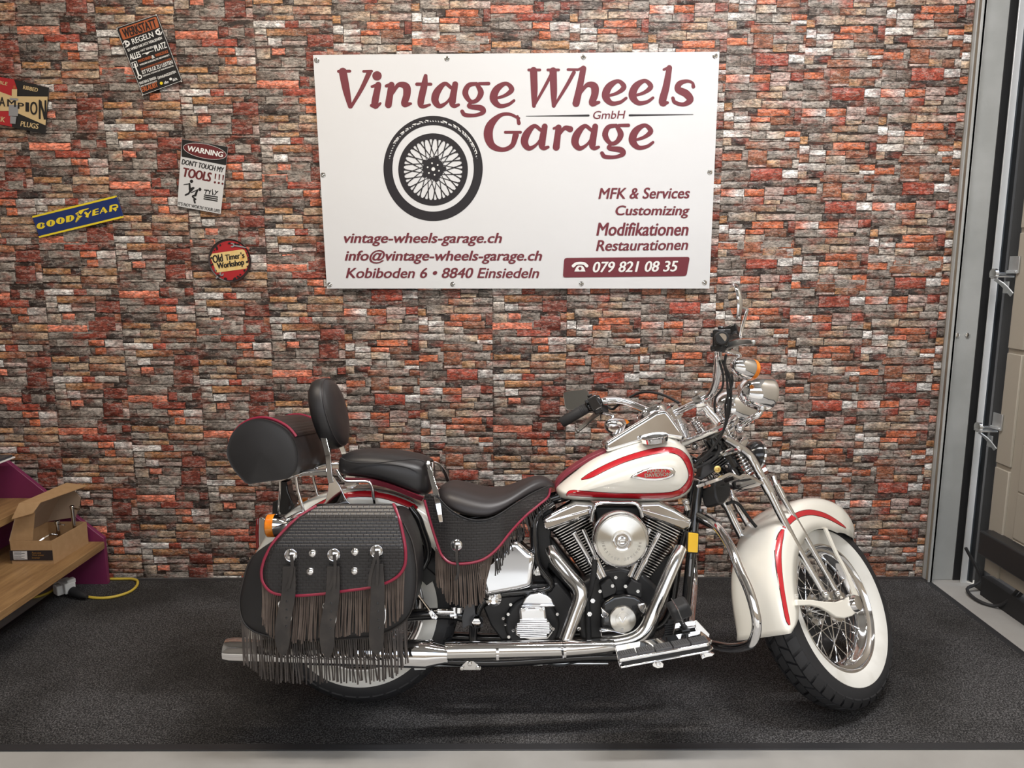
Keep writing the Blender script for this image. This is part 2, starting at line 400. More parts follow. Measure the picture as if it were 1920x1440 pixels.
    tc = nt.nodes.new('ShaderNodeTexCoord'); mp = nt.nodes.new('ShaderNodeMapping'); mp.inputs['Scale'].default_value = (1, 1, 2.2)
    L.new(tc.outputs['Object'], mp.inputs[0])
    def noise(s, d, r=.6, src=mp.outputs[0]):
        n = nt.nodes.new('ShaderNodeTexNoise'); n.inputs['Scale'].default_value = s; n.inputs['Detail'].default_value = d; n.inputs['Roughness'].default_value = r
        L.new(src, n.inputs['Vector']); return n.outputs['Fac']
    def ramp(f, e):
        r = nt.nodes.new('ShaderNodeValToRGB'); L.new(f, r.inputs[0])
        while len(r.color_ramp.elements) < len(e): r.color_ramp.elements.new(.5)
        for q, (p, c) in zip(r.color_ramp.elements, e): q.position = p; q.color = (c, c, c, 1)
        return r.outputs['Color']
    def mix(bt, f, A, Bv):
        x = nt.nodes.new('ShaderNodeMix'); x.data_type = 'RGBA'; x.blend_type = bt
        if isinstance(f, float): x.inputs['Factor'].default_value = f
        else: L.new(f, x.inputs['Factor'])
        for s, val in (('A', A), ('B', Bv)):
            if isinstance(val, tuple): x.inputs[s].default_value = val
            else: L.new(val, x.inputs[s])
        return x.outputs['Result']
    n1 = noise(22, 9, .72); n2 = noise(75, 6, .7); n3 = noise(9, 4, .6)
    blot = mix('MIX', ramp(noise(13, 4, .6), [(.50, 0), (.64, .6)]), a.outputs['Color'], (.30, .085, .055, 1))
    blot = mix('MIX', ramp(noise(10.3, 4, .6, tc.outputs['Object']), [(.56, 0), (.68, .4)]), blot, (.34, .27, .22, 1))
    c = mix('MULTIPLY', 1.0, blot, ramp(n1, [(.30, .34), (.46, .95), (.70, 1.55)]))
    c = mix('MULTIPLY', 1.0, c, ramp(n2, [(.34, .45), (.5, 1.0), (.66, 1.4)]))
    wf = ramp(noise(38, 9, .8), [(.58, 0), (.67, .7)])
    c = mix('MIX', wf, c, mix('ADD', .5, c, (.42, .36, .30, 1)))
    mp2 = nt.nodes.new('ShaderNodeMapping'); mp2.inputs['Scale'].default_value = (1, 1, 3.2); mp2.inputs['Rotation'].default_value = (0, .12, 0); L.new(tc.outputs['Object'], mp2.inputs[0])
    ck = noise(17, 7, .68, mp2.outputs[0]); c = mix('MULTIPLY', 1.0, c, ramp(ck, [(.44, 1.0), (.492, .30), (.54, 1.0)]))
    wk = noise(21, 8, .7, mp2.outputs[0]); c = mix('MIX', ramp(wk, [(.535, 0), (.56, .55), (.585, 0)]), c, (.66, .60, .54, 1))
    L.new(c, b.inputs['Base Color'])
    bp = nt.nodes.new('ShaderNodeBump'); bp.inputs['Strength'].default_value = .45; bp.inputs['Distance'].default_value = .003
    L.new(n1, bp.inputs['Height']); L.new(bp.outputs[0], b.inputs['Normal'])
    me.materials.append(mt)
    o = bpy.data.objects.new('wall_back', me); COL.objects.link(o); o['kind'] = 'structure'
build_bricks()

# steel column in the corner, door track and sectional door in the right wall
COLPAINT = mat('grey_column_paint', (.36, .37, .36), .55, vary=(5, (.43, .44, .43), .4, .65), bump=(40, .1, .002))
COLDIRT_SHADE = mat('dirty_shaded_flange_paint', (.25, .22, .17), .6, vary=(7, (.17, .13, .10), .45, .7))  # brown dirt plus the shade on the column's side face, both in the colour
xc0, xc1, xc2, xw = onY(1772, 628, 1.0)[0], onY(1788, 628, .935)[0], onY(1846, 628, .96)[0], onY(1860, 628, .93)[0]
m = M(); m.box(((xc0 + xc1) / 2, .965, CEIL/2), (.012, .07, CEIL), mi=1); m.box(((xc1 + xw) / 2, .975, CEIL/2), (xw - xc1 + .02, .02, CEIL)); m.box((xc1 - .003, .933, CEIL/2), (.022, .006, CEIL))
o = obj('trim_1', m, [COLPAINT, COLDIRT_SHADE], bevel=.002); o['kind'] = 'structure'
for px_ in (1794, 1813):
    m = M(); m.lathe([(0, 0), (0, .011), (.006, .011), (.008, .007), (.008, 0)], onY(px_, 628, .965), (0, -1, 0), 6); obj('column_bolt', m, STEEL, parent=o)
DOORM = mat('beige_door_panel', (.37, .335, .275), .5, bump=(120, .06, .001))
SEAL = mat('black_door_seal', (.015, .015, .016), .7)
XD = onY(1891, 628, .80)[0]
m = M()
m.box((XD + .03, -.62, 1.6), (.04, 2.85, 2.96)); 
for k in range(1, 14):
    z = .12 + k * .205; 
    m.box((XD + .0085, -.65, z - .1025), (.006, 2.6, .199))
for k in range(6): m.box((XD + .005, .75, .36 + k * .5), (.012, .09, .48))
dr = obj('door_1', m, DOORM, bevel=.003); dr['kind'] = 'structure'
m = M(); m.box((XD + .03, -.62, .045), (.06, 2.85, .09)); obj('door_seal', m, SEAL, parent=dr)
m = M(); m.box((xw - .014, .932, 1.6), (.028, .006, 3.2)); m.box((xw - .003, .95, 1.6), (.004, .034, 3.2)); m.box((xw + .012, .962, 1.6), (.03, .006, 3.2), mi=1); m.box((xw + .028, .945, 1.6), (.004, .03, 3.2), mi=2)
tr = obj('door_track', m, [mat('bright_zinc', (.78, .79, .79), .4, .6), mat('blue_grey_steel', (.20, .23, .26), .4, .6), SATIN], bevel=.001); tag(tr, 'galvanised vertical door track beside the grey column', 'door track')
m = M(); m.box((XD + .03, .975, 1.6), (.12, .03, 3.2)); m.box((XD + .04, .86, 1.6), (.03, .06, 3.2)); o = obj('trim_2', m, SATIN); o['kind'] = 'structure'
for zz, lab in ((1.42, 'upper steel roller hinge bracket on the door edge'), (.75, 'lower steel roller hinge bracket on the door edge')):
    t = thing('door_bracket', lab, 'bracket', (XD + -0.040, .86, zz), group='roller brackets of the sectional door')
    m = M(); m.box((XD + -0.025, .845, zz), (.075, .05, .006)); m.box((XD + -0.012, .83, zz - .045), (.006, .03, .05)); obj('plate', m, GALV, parent=t, bevel=.001)
    m = M(); m.band([(XD + -0.050, .85, zz - .01), (XD + -0.025, .83, zz - .035), (XD + -0.004, .80, zz - .075)], (0, 1, 0), .03, .004, 3); obj('strut', m, GALV, parent=t)
    m = M(); m.cyl((XD + -0.050, .86, zz + .012), (XD + 0.000, .86, zz + .012), .006); m.cyl((XD + -0.055, .86, zz + .012), (XD + -0.042, .86, zz + .012), .022); obj('roller', m, STEEL, parent=t)
    m = M(); m.box((XD + -0.007, .80, zz + .05), (.006, .06, .07)); m.cyl((XD + -0.010, .775, zz + .02), (XD + -0.010, .835, zz + .02), .007); obj('hinge', m, GALV, parent=t, bevel=.001)
p = onX(1888, 1037, XD - .03)
t = thing('door_box', 'black plastic junction box low on the beige door', 'junction box', (XD - .02, .62, .27))
m = M(); m.box((XD - .022, .60, .265), (.07, .34, .11)); obj('housing', m, PLASTIC, parent=t, bevel=.008)
for y_ in (.425, .775): m = M(); m.box((XD - .005, y_, .265), (.02, .02, .10)); obj('mounting_ear', m, PLASTIC, parent=t, bevel=.003)
m = M()
m.tube([(2.15, .60, .22), (2.13, .60, .12), (2.10, .66, .02), (2.05, .72, .012), (2.06, .82, .02), (2.13, .84, .06), (XD + -0.050, .86, .2)], .007, 8)
m.tube([(2.15, .57, .22), (2.14, .58, .13), (2.13, .62, .05), (2.155, .66, .012), (2.15, .70, .012)], .007, 8)
tag(obj('door_cable', m, RUBBER), 'black cables hanging from the junction box on the door', 'cable')

# ------------------------------------------------------------------ the mat
MATM = bpy.data.materials.new('loop_pile_mat'); MATM.use_nodes = True
nt = MATM.node_tree; b = nt.nodes['Principled BSDF']; L = nt.links
tc = nt.nodes.new('ShaderNodeTexCoord')
n = nt.nodes.new('ShaderNodeTexNoise'); n.inputs['Scale'].default_value = 210; n.inputs['Detail'].default_value = 3; L.new(tc.outputs['Object'], n.inputs['Vector'])
r = nt.nodes.new('ShaderNodeValToRGB'); L.new(n.outputs['Fac'], r.inputs[0])
r.color_ramp.elements[0].position = .44; r.color_ramp.elements[0].color = (.018, .0175, .018, 1)
r.color_ramp.elements[1].position = .70; r.color_ramp.elements[1].color = (.17, .166, .167, 1)
n2 = nt.nodes.new('ShaderNodeTexNoise'); n2.inputs['Scale'].default_value = 1.6; n2.inputs['Detail'].default_value = 4; L.new(tc.outputs['Object'], n2.inputs['Vector'])
r2 = nt.nodes.new('ShaderNodeValToRGB'); L.new(n2.outputs['Fac'], r2.inputs[0])
r2.color_ramp.elements[0].position = .40; r2.color_ramp.elements[0].color = (.45, .44, .42, 1); r2.color_ramp.elements[1].position = .58; r2.color_ramp.elements[1].color = (1, 1, 1, 1)
x = nt.nodes.new('ShaderNodeMix'); x.data_type = 'RGBA'; x.blend_type = 'MULTIPLY'; x.inputs['Factor'].default_value = 1
L.new(r.outputs['Color'], x.inputs['A']); L.new(r2.outputs['Color'], x.inputs['B']); L.new(x.outputs['Result'], b.inputs['Base Color'])
b.inputs['Roughness'].default_value = .8; b.inputs['Specular IOR Level'].default_value = .25
bp = nt.nodes.new('ShaderNodeBump'); bp.inputs['Strength'].default_value = .8; bp.inputs['Distance'].default_value = .004
L.new(n.outputs['Fac'], bp.inputs['Height']); L.new(bp.outputs[0], b.inputs['Normal'])
EDGE = mat('rubber_mat_edge', (.022, .022, .024), .55, bump=(25, .1, .002))
mtt = thing('floor_mat', 'wide black loop pile floor mat under the motorcycle', 'mat', (0, .36, 0))
xl, xr, yf, yb = -2.10, 1.965, -.265, .99
m = M(); m.box(((xl + xr)/2, (yf + yb)/2, .002), (xr - xl - .06, yb - yf - .06, .004)); obj('pile', m, MATM, parent=mtt)
m = M()
for (xa, ya, xb, yb2) in ((xl, yf, xr, yf + .032), (xl, yb - .032, xr, yb), (xl, yf + .03, xl + .032, yb - .03), (xr - .032, yf + .03, xr, yb - .03)):
    m.box(((xa + xb)/2, (ya + yb2)/2, .002), (xb - xa, yb2 - ya, .004))
obj('rubber_edge', m, EDGE, parent=mtt, bevel=.003)

# ------------------------------------------------------------------ ceiling lights of the bay
LED = mat('light_diffuser', (.9, .9, .9), .6, emit=((1, .96, .9), 5.0))
LAMPB = mat('white_lamp_housing', (.75, .75, .74), .4)
def ceiling_light(x, y, length, power, label, col=(1, .95, .88)):
    t = thing('ceiling_light', label, 'lamp', (x, y, CEIL - .09), group='ceiling lights')
    m = M(); m.box((x, y, CEIL - .03), (length, .12, .05)); obj('housing', m, LAMPB, parent=t, bevel=.005)
    m = M(); m.box((x, y, CEIL - .065), (length - .04, .10, .02)); obj('diffuser', m, LED, parent=t)
    ld = bpy.data.lights.new('lamp_glow', 'AREA'); ld.shape = 'RECTANGLE'; ld.size = length - .05; ld.size_y = .1; ld.energy = power; ld.color = col
    lo = bpy.data.objects.new('lamp_glow', ld); COL.objects.link(lo); lo.location = (0, 0, 0); lo.parent = t
ceiling_light(-1.0, -.45, 1.5, 34, 'left of the two long ceiling lights over the bay', (1, .88, .74))
ceiling_light(1.0, -.45, 1.5, 58, 'right of the two long ceiling lights over the bay', (1, .98, .98))
# ------------------------------------------------------------------ lettering and flat print
_fc = {}
def glyphs(body, shear=0.0, bold=0.0, space=1.0):
    key = (body, shear, bold, space)
    if key in _fc: return _fc[key]
    cu = bpy.data.curves.new('lettering', 'FONT'); cu.body = body; cu.size = 1; cu.shear = shear; cu.offset = bold; cu.space_character = space
    cu.resolution_u = 4; cu.fill_mode = 'FRONT'
    o = bpy.data.objects.new('lettering', cu); COL.objects.link(o)
    me = bpy.data.meshes.new_from_object(o)
    v = np.array([q.co[:] for q in me.vertices])[:, :2]; f = [tuple(p.vertices) for p in me.polygons]
    bpy.data.objects.remove(o); bpy.data.curves.remove(cu); bpy.data.meshes.remove(me)
    lo, hi = v.min(0), v.max(0); v = (v - lo) / (hi - lo)
    _fc[key] = (v, f); return _fc[key]
LAYER = 1.2e-5
def lay(m, V, F, mi=0):
    """every print gets its own hair of depth, so none lies exactly in another"""
    m.n += 1; m.add([p - np.array((0, LAYER * m.n, 0)) for p in V], F, mi)
def text(m, body, k, bl, br, tl, Y, shear=0.0, bold=0.02, space=1.0, mi=0, plane=None):
    """lay the text's own bounding box on three picture corners of a flat thing"""
    v, f = glyphs(body, shear, 0.0, space)
    P = plane or (lambda q: onY(*cpx(k, *q), Y))
    a, b_, c = P(bl), P(br), P(tl); px = np.linalg.norm(c - a) / max(np.linalg.norm(b_ - a), 1e-9)
    w = bold * 2.4 * px; hh = bold * .9
    offs = [(0, 0)] if bold < .004 else [(-w/2, 0), (w/2, 0), (0, -hh/2), (0, hh/2), (0, 0)]
    for ox, oy in offs:
        lay(m, [a + (b_ - a) * (x * (1 - w) + w/2 + ox) + (c - a) * (y * (1 - hh) + hh/2 + oy) for x, y in v], f, mi)
def poly(m, k, pts, Y, mi=0, plane=None):
    P = plane or (lambda q: onY(*cpx(k, *q), Y))
    lay(m, [P(q) for q in pts], [tuple(range(len(pts)))], mi)
def disc(m, k, c, rx, Y, ry=None, n=32, mi=0, r0=0.0, a0=0, a1=360, tilt=0, plane=None):
    ry = ry or rx; P = plane or (lambda q: onY(*cpx(k, *q), Y)); V = []; F = []
    ct, st = math.cos(rad(tilt)), math.sin(rad(tilt))
    def at(t, s):
        dx, dy = rx * s * math.cos(t), ry * s * math.sin(t); return P((c[0] + dx * ct - dy * st, c[1] + dx * st + dy * ct))
    if r0 == 0 and a1 - a0 == 360:
        lay(m, [at(2 * math.pi * i / n, 1) for i in range(n)], [tuple(range(n))], mi); return
    for i in range(n + 1):
        t = rad(a0 + (a1 - a0) * i / n); V += [at(t, 1), at(t, r0 or 1e-3)]
    for i in range(n): F.append((2*i, 2*i+2, 2*i+3, 2*i+1))
    lay(m, V, F, mi)
def stroke(m, k, pts, Y, mi=0, dx=0, dy=0, sc=1.0, kk=6, plane=None, caps=True):
    """brush stroke: (x, y, width) points"""
    P = plane or (lambda q: onY(*cpx(k, *q), Y))
    S = smooth([np.array(p, float) for p in pts], kk) if len(pts) > 2 else [np.array(p, float) for p in pts]
    S = [np.array((p[0]*sc + dx, p[1]*sc + dy, p[2]*sc)) for p in S]
    V = []; F = []; T_ = []
    for i, p in enumerate(S):
        t = S[min(i+1, len(S)-1)][:2] - S[max(i-1, 0)][:2]; t = t / (np.linalg.norm(t) + 1e-9); nn = np.array((-t[1], t[0])); T_.append((t, nn))
        d_ = V3(0, 4e-6 * i, 0); V += [P(p[:2] + nn * p[2]/2) - d_, P(p[:2] - nn * p[2]/2) - d_]
    for i in range(len(S)-1): F.append((2*i, 2*i+1, 2*i+3, 2*i+2))
    if caps:
        for i, sg in ((0, -1), (len(S) - 1, 1)):
            t, nn = T_[i]; o = len(V); p = S[i]
            V += [P(p[:2] + p[2]/2 * (nn * math.cos(a) + t * sg * math.sin(a))) - V3(0, 4e-6 * i, 0) for a in np.linspace(0, math.pi, 9)]; F.append(tuple(range(o, o + 9)))
    lay(m, V, F, mi)
def outline_round(pts, r, n=4):
    out = []
    N = len(pts)
    for i in range(N):
        a, b_, c = (np.array(pts[(i + d) % N], float) for d in (-1, 0, 1))
        p, q = b_ + unit(a - b_) * r, b_ + unit(c - b_) * r
        for j in range(n + 1):
            t = j / n; out.append((1-t)**2 * p + 2*t*(1-t)*b_ + t*t*q)
    return out
def plate(name, k, pts, Y, th, mt, parent, r=0):
    pts = outline_round(pts, r) if r else pts
    m = M(); m.prism([onY(*cpx(k, *q), Y) for q in pts], (0, th, 0)); return obj(name, m, mt, parent=parent, bevel=.0008)
def paint(name, col, rough=.4): return mat(name, col, rough)
INK_RED = mat('maroon_ink', (.155, .022, .034), .5); INK_BLK = paint('black_ink', (.018, .016, .020)); PAPER = paint('white_print', (.82, .82, .80))
TINBLK = paint('black_tin', (.018, .017, .017), .35); TINWHT = paint('tin_white', (.62, .62, .62), .45); TINORG = paint('tin_orange', (.42, .11, .04), .4)
TINRED = paint('tin_red', (.42, .025, .03), .35); TINCRM = paint('tin_cream', (.62, .46, .24), .4); TINBLU = paint('tin_blue', (.012, .03, .14), .35); TINYEL = paint('tin_yellow', (.80, .62, .03), .35)
TINMAR = paint('tin_maroon', (.13, .022, .024), .4); TINGRY = paint('tin_grey', (.28, .28, .29), .4)

# ------------------------------------------------------------------ vinyl banner
YB = .975
BANM = mat('white_vinyl', (.70, .71, .725), .34, bump=(1.3, .25, .05))
ban = thing('banner', 'large white vinyl banner with maroon lettering and a wire wheel picture', 'banner', tuple(onY(970, 320, YB)))
c4 = [(587, 103), (1349, 97), (1330, 541), (613, 541)]
m = M(); m.prism([onY(x, y, YB) for x, y in c4], (0, .004, 0)); obj('sheet', m, BANM, parent=ban)
YI = YB - .0008
m = M()
A_ = [[(815,228,20),(778,205,24),(735,250,42),(722,300,42),(748,333,28),(790,312,16),(826,262,14)], [(838,208,34),(822,305,40),(832,332,26),(858,326,16)]]
E_ = [[(1062,292,14),(1125,272,20),(1163,238,30),(1130,204,22),(1078,235,40),(1058,290,44),(1090,331,28),(1140,326,20),(1176,302,16)]]
G_ = [[(960,205,20),(915,215,28),(896,260,34),(925,306,24),(962,300,26),(986,255,34),(960,205,20)], [(975,205,18),(1030,204,20)], [(930,312,16),(918,335,24),(985,345,34),(1000,368,26),(955,386,20),(895,384,24),(878,364,22)]]
LET_W = [  # crop w
 [(168,134,18),(232,133,18)], [(192,136,46),(212,240,42),(234,336,24)], [(345,140,30),(300,235,24),(240,338,18)], [(312,134,16),(358,133,16)],
 [(360,222,16),(398,210,22)], [(396,212,36),(376,325,40),(398,326,20),(408,318,14)], [(358,330,20),(372,332,24)],
 [(442,218,18),(472,210,26)], [(472,212,36),(454,326,40)], [(478,262,16),(512,212,26),(556,222,44),(560,270,42),(546,322,36),(582,320,16)],
 [(668,160,22),(660,215,38),(640,310,38),(652,336,24),(692,326,14)], [(618,208,20),(698,208,18)]] + A_ + G_ + E_
for s in LET_W: stroke(m, 'w', s, YI)
disc(m, 'w', (389, 160), 27, YI)
for s in [[(1204,432,22),(1196,392,14)], [(1204,404,16),(1150,380,18),(1095,388,24),(1042,440,46),(1028,500,52),(1050,560,40),(1110,584,26),(1165,560,28),(1186,500,36)], [(1126,484,16),(1214,484,16)]]: stroke(m, 'w', s, YI)
LET_V = [[(96,126,16),(160,126,16)], [(124,130,42),(128,250,38),(126,332,22)], [(126,334,14),(190,220,18),(232,140,20)], [(236,132,42),(240,250,38),(240,332,22)],
 [(242,334,14),(315,215,20),(356,140,22)], [(206,126,16),(268,126,16)], [(322,124,16),(380,124,14)],
 [(374,126,14),(408,114,18)], [(410,118,34),(388,230,38),(368,318,42)], [(392,262,14),(432,212,26),(472,220,44),(476,265,42),(460,318,36),(500,312,16)],
 [(872,124,14),(906,110,18)], [(904,114,32),(886,220,40),(864,312,42),(894,314,16)],
 [(1042,222,22),(1036,200,16),(1004,190,20),(962,205,32),(954,238,38),(1000,262,44),(1024,298,38),(985,324,24),(936,312,22),(924,288,20)],
 [(240,462,14),(268,452,20)], [(268,456,34),(254,570,40)], [(272,498,14),(302,460,24),(334,466,36)]]
for s in LET_V: stroke(m, 'v', s, YI)
for dx, dy in ((-520, -14), (-366, -16)):
    for s in E_: stroke(m, 'v', s, YI, dx=dx, dy=dy)
for s in E_: stroke(m, 'v', s, YI, dx=-366, dy=240)
for dx in (-650, -360):
    for s in A_: stroke(m, 'v', s, YI, dx=dx, dy=243)
for s in G_: stroke(m, 'v', s, YI, dx=-361, dy=240)
text(m, 'GmbH', 'v', (466, 408), (652, 405), (466, 362), YI, .18, .01)
for body, bl, br, tl in (('vintage-wheels-garage.ch', (198,1138), (1106,1138), (198,1062)), ('info@vintage-wheels-garage.ch', (204,1240), (1336,1240), (204,1160)), ('Kobiboden 6 \u2022 8840 Einsiedeln', (210,1322), (1320,1322), (210,1262))):
    text(m, body, 'w', bl, br, tl, YI, .22, .027)
for body, bl, br, tl in (('MFK & Services', (496,868), (1022,864), (496,804)), ('Customizing', (594,978), (1020,978), (594,904)), ('Modifikationen', (484,1078), (1014,1078), (484,1002)), ('Restaurationen', (482,1166), (1012,1160), (482,1104))):
    text(m, body, 'v', bl, br, tl, YI, .22, .027)
poly(m, 'v', outline_round([(300,1206), (1022,1200), (1002,1310), (292,1318)], 16), YI)
obj('lettering', m, INK_RED, parent=ban, fix=False, label='maroon printed lettering')
m = M()
text(m, '079 821 08 35', 'v', (464, 1290), (954, 1284), (464, 1228), YI - .003, .22, .03)
stroke(m, 'v', [(352,1252,18),(372,1238,16),(412,1238,16),(430,1252,18)], YI - .003)
poly(m, 'v', [(368,1262),(378,1250),(404,1250),(414,1262),(422,1284),(358,1284)], YI - .003)
obj('phone_number', m, PAPER, parent=ban, fix=False, label='white phone number on the maroon bar')
m = M(); stroke(m, 'v', [(385,1266,9),(392,1262,9),(395,1268,9),(390,1272,9)], YI - .004, caps=True)
obj('dial', m, INK_RED, parent=ban, fix=False)
m = M()
for a, b_ in (((82, 392), (440, 388)), ((676, 387), (1040, 382))):
    w0, w1 = (3, 12) if a[0] < 200 else (12, 3)
    stroke(m, 'v', [(*a, w0), (*b_, w1)], YI)
c, rx, ry = (711, 692), 288, 302
disc(m, 'w', c, rx * .99, YI, ry, n=96, r0=.915)
disc(m, 'w', c, rx * .99, YI, ry, n=96, r0=.82, a0=-12, a1=192)
disc(m, 'w', c, rx * .88, YI, ry * .885, n=96, r0=.93, a0=170, a1=375)
disc(m, 'w', (711, 698), 200, YI, 208, n=80, r0=.84)
rg = random.Random(3)
for i in range(46):
    t = rad(192 + i * 3.4); q = (c[0] + rx * .955 * math.cos(t), c[1] + ry * .955 * math.sin(t)); q2 = (c[0] + rx * .86 * math.cos(t + .05), c[1] + ry * .86 * math.sin(t + .05))
    if rg.random() < .8: stroke(m, 'w', [(*q, 12), (*q2, 5)], YI, caps=False)
for i in range(40):
    t = 2 * math.pi * i / 40; t2 = t + (.55 if i % 2 else -.55)
    stroke(m, 'w', [(711 + 168*math.cos(t), 698 + 175*math.sin(t), 7), (711 + 46*math.cos(t2), 695 + 50*math.sin(t2), 3)], YI, caps=False)
    disc(m, 'w', (711 + 166*math.cos(t), 698 + 173*math.sin(t)), 7, YI, n=8)
disc(m, 'w', (712, 693), 62, YI, 64, n=12); 
for i in range(5): disc(m, 'w', (712 + 62*math.cos(i*1.2566), 693 + 64*math.sin(i*1.2566)), 14, YI, n=10)
obj('wheel_picture', m, INK_BLK, parent=ban, fix=False, label='black printed wire wheel and rules')
m = M()
disc(m, 'w', (712, 696), 11, YI - .003, n=14)
for i in range(6): disc(m, 'w', (712 + 34*math.cos(i*1.05+.3), 695 + 34*math.sin(i*1.05+.3)), 5, YI - .003, n=8)
for i in range(30):
    t = rad(205 + rg.random() * 135); q = (c[0] + rx * .93 * math.cos(t), c[1] + ry * .93 * math.sin(t))
    stroke(m, 'w', [(*q, 3), (q[0] + 18*math.cos(t+1.9), q[1] + 18*math.sin(t+1.9), 7)], YI - .003, caps=False)
obj('picture_highlight', m, PAPER, parent=ban, fix=False)
for (x, y) in ((594,113),(838,110),(1094,107),(1341,105),(606,328),(1331,323),(618,534),(849,533),(1090,532),(1321,530)):
    p = onY(x, y, YB); m = M()
    m.lathe([(0, .004), (.001, .0045), (.003, .007), (.002, .0105), (0, .012)], p, (0, -1, 0), 20)
    m.lathe([(.0015, 0), (.003, .002), (.0015, .0042)], p, (0, -1, 0), 12)
    obj('eyelet', m, STEEL, parent=ban, label='metal eyelet with a screw')

# ------------------------------------------------------------------ tin signs
YS = .985; Y1 = YS - .0006; Y2 = YS - .0018; Y3 = YS - .0032
t = thing('tin_sign', 'tilted black tin sign with white and orange workshop rules in German', 'sign', tuple(onY(280, 102, YS)), group='tin signs on the wall')
plate('plate', 'r', [(140, 270), (800, 52), (1205, 1120), (570, 1352)], YS, .003, TINBLK, t, 30)
m = M(); q4 = outline_round([(150, 278), (792, 64), (1193, 1112), (576, 1338)], 30)
stroke(m, 'r', [(*p_, 5) for p_ in q4] + [(*q4[0], 5)], Y1, kk=1, caps=False)
for a in ((785, 68), (165, 292), (1186, 1124), (572, 1338)): disc(m, 'r', a, 10, Y2, n=10)
def rt(m, body, bl, br, h, **kw):
    d = np.array(br, float) - np.array(bl, float); n_ = np.array((d[1], -d[0])) / np.linalg.norm(d)
    text(m, body, 'r', bl, br, tuple(np.array(bl) + n_ * h), Y2, **kw)
rt(m, 'REGELN', (418, 536), (752, 416), 90)
rt(m, 'ES WIRD NICHTS VERLIEHEN', (342, 652), (884, 452), 44, bold=.03)
rt(m, 'ALLES', (380, 790), (552, 736), 100, bold=.03)
rt(m, 'HAT SEINEN', (545, 656), (742, 590), 34); rt(m, 'PLATZ', (776, 650), (962, 584), 100, bold=.03)
stroke(m, 'r', [(565, 692, 10), (610, 676, 14), (640, 680, 34), (680, 655, 14), (745, 636, 6)], Y2)
rt(m, '&', (722, 765), (768, 748), 54); rt(m, 'WERDEN SORGF\u00c4LTIG BEHANDELT', (528, 878), (1004, 714), 32, bold=.03)
rt(m, 'IST FOLGE ZU LEISTEN', (574, 1012), (1056, 842), 62); rt(m, 'NIEMALS WENN DIE ANORDNUNG', (582, 1052), (1068, 884), 24, bold=.03)
rt(m, 'RAUCHEN & TRINKEN', (530, 1176), (790, 1086), 44, bold=.02); rt(m, 'SIND GRUNDS\u00c4TZLICH', (542, 1216), (800, 1126), 26, bold=.03)
rt(m, '\u00d6FFNUNGSZEITEN', (818, 1094), (1104, 988), 52); rt(m, 'offen', (920, 1172), (988, 1146), 46); rt(m, 'dicht', (1056, 1126), (1130, 1098), 46)
stroke(m, 'r', [(400, 830, 12), (470, 806, 12), (496, 880, 12), (426, 904, 12), (400, 830, 12)], Y2, kk=1); stroke(m, 'r', [(448, 850, 30), (470, 920, 22), (512, 1030, 26)], Y2); disc(m, 'r', (527, 1054), 36, Y2, r0=.55)
for (cx_, cy_, s_) in ((330, 520, 1), (815, 345, -1)):
    disc(m, 'r', (cx_, cy_), 42, Y2, r0=.45, n=6, a0=20, a1=380); stroke(m, 'r', [(cx_ - 66*s_, cy_ + 8*s_, 12), (cx_ - 40*s_, cy_ - 34*s_, 20), (cx_, cy_ - 36*s_, 14)], Y2); stroke(m, 'r', [(cx_ - 26*s_, cy_ + 60*s_, 12), (cx_ + 10*s_, cy_ + 40*s_, 20), (cx_ + 40*s_, cy_ + 8*s_, 14)], Y2)
disc(m, 'r', (1018, 1086), 22, Y2); 
obj('white_lettering', m, PAPER, parent=t, fix=False, label='white lettering and rim line')
m = M(); poly(m, 'r', outline_round([(196, 292), (786, 92), (836, 262), (262, 466)], 24), Y1)
rt(m, 'MASCHINEN', (508, 828), (716, 756), 46, bold=.03); rt(m, 'WERKZEUGE', (780, 736), (984, 666), 46, bold=.03); rt(m, 'DEN ANWEISUNGEN DES WERKSTATTLEITERS', (548, 946), (1028, 778), 30, bold=.02); rt(m, 'ERLAUBT', (572, 1296), (824, 1206), 80, bold=.04)
obj('orange_lettering', m, TINORG, parent=t, fix=False, label='orange band and lettering')
m = M(); rt(m, 'WERKSTATT', (282, 440), (806, 264), 150, bold=.03); obj('title', m, TINBLK, parent=t, fix=False)
m = M(); disc(m, 'r', (868, 1152), 24, Y3); obj('bulb', m, TINYEL, parent=t, fix=False, label='yellow printed light bulb')

t = thing('tin_sign', 'white tin warning sign with two fighting stick figures and black top', 'sign', tuple(onY(380, 330, YS)), group='tin signs on the wall')
plate('plate', 'n', [(188, 96), (968, 226), (842, 1362), (110, 1228)], YS, .003, TINWHT, t, 14)
m = M(); poly(m, 'n', outline_round([(190, 98), (966, 228), (934, 540), (182, 392)], 12), Y1)
def nt_(m, body, bl, br, h, **kw):
    d = np.array(br, float) - np.array(bl, float); n_ = np.array((d[1], -d[0])) / np.linalg.norm(d)
    text(m, body, 'n', bl, br, tuple(np.array(bl) + n_ * h), Y1, **kw)
nt_(m, "DON'T TOUCH MY", (182, 520), (888, 664), 92, bold=.035); nt_(m, "IT'S NOT WORTH YOUR LIFE!", (120, 1208), (826, 1340), 56, bold=.03)
disc(m, 'n', (352, 810), 28, Y1); disc(m, 'n', (493, 946), 27, Y1)
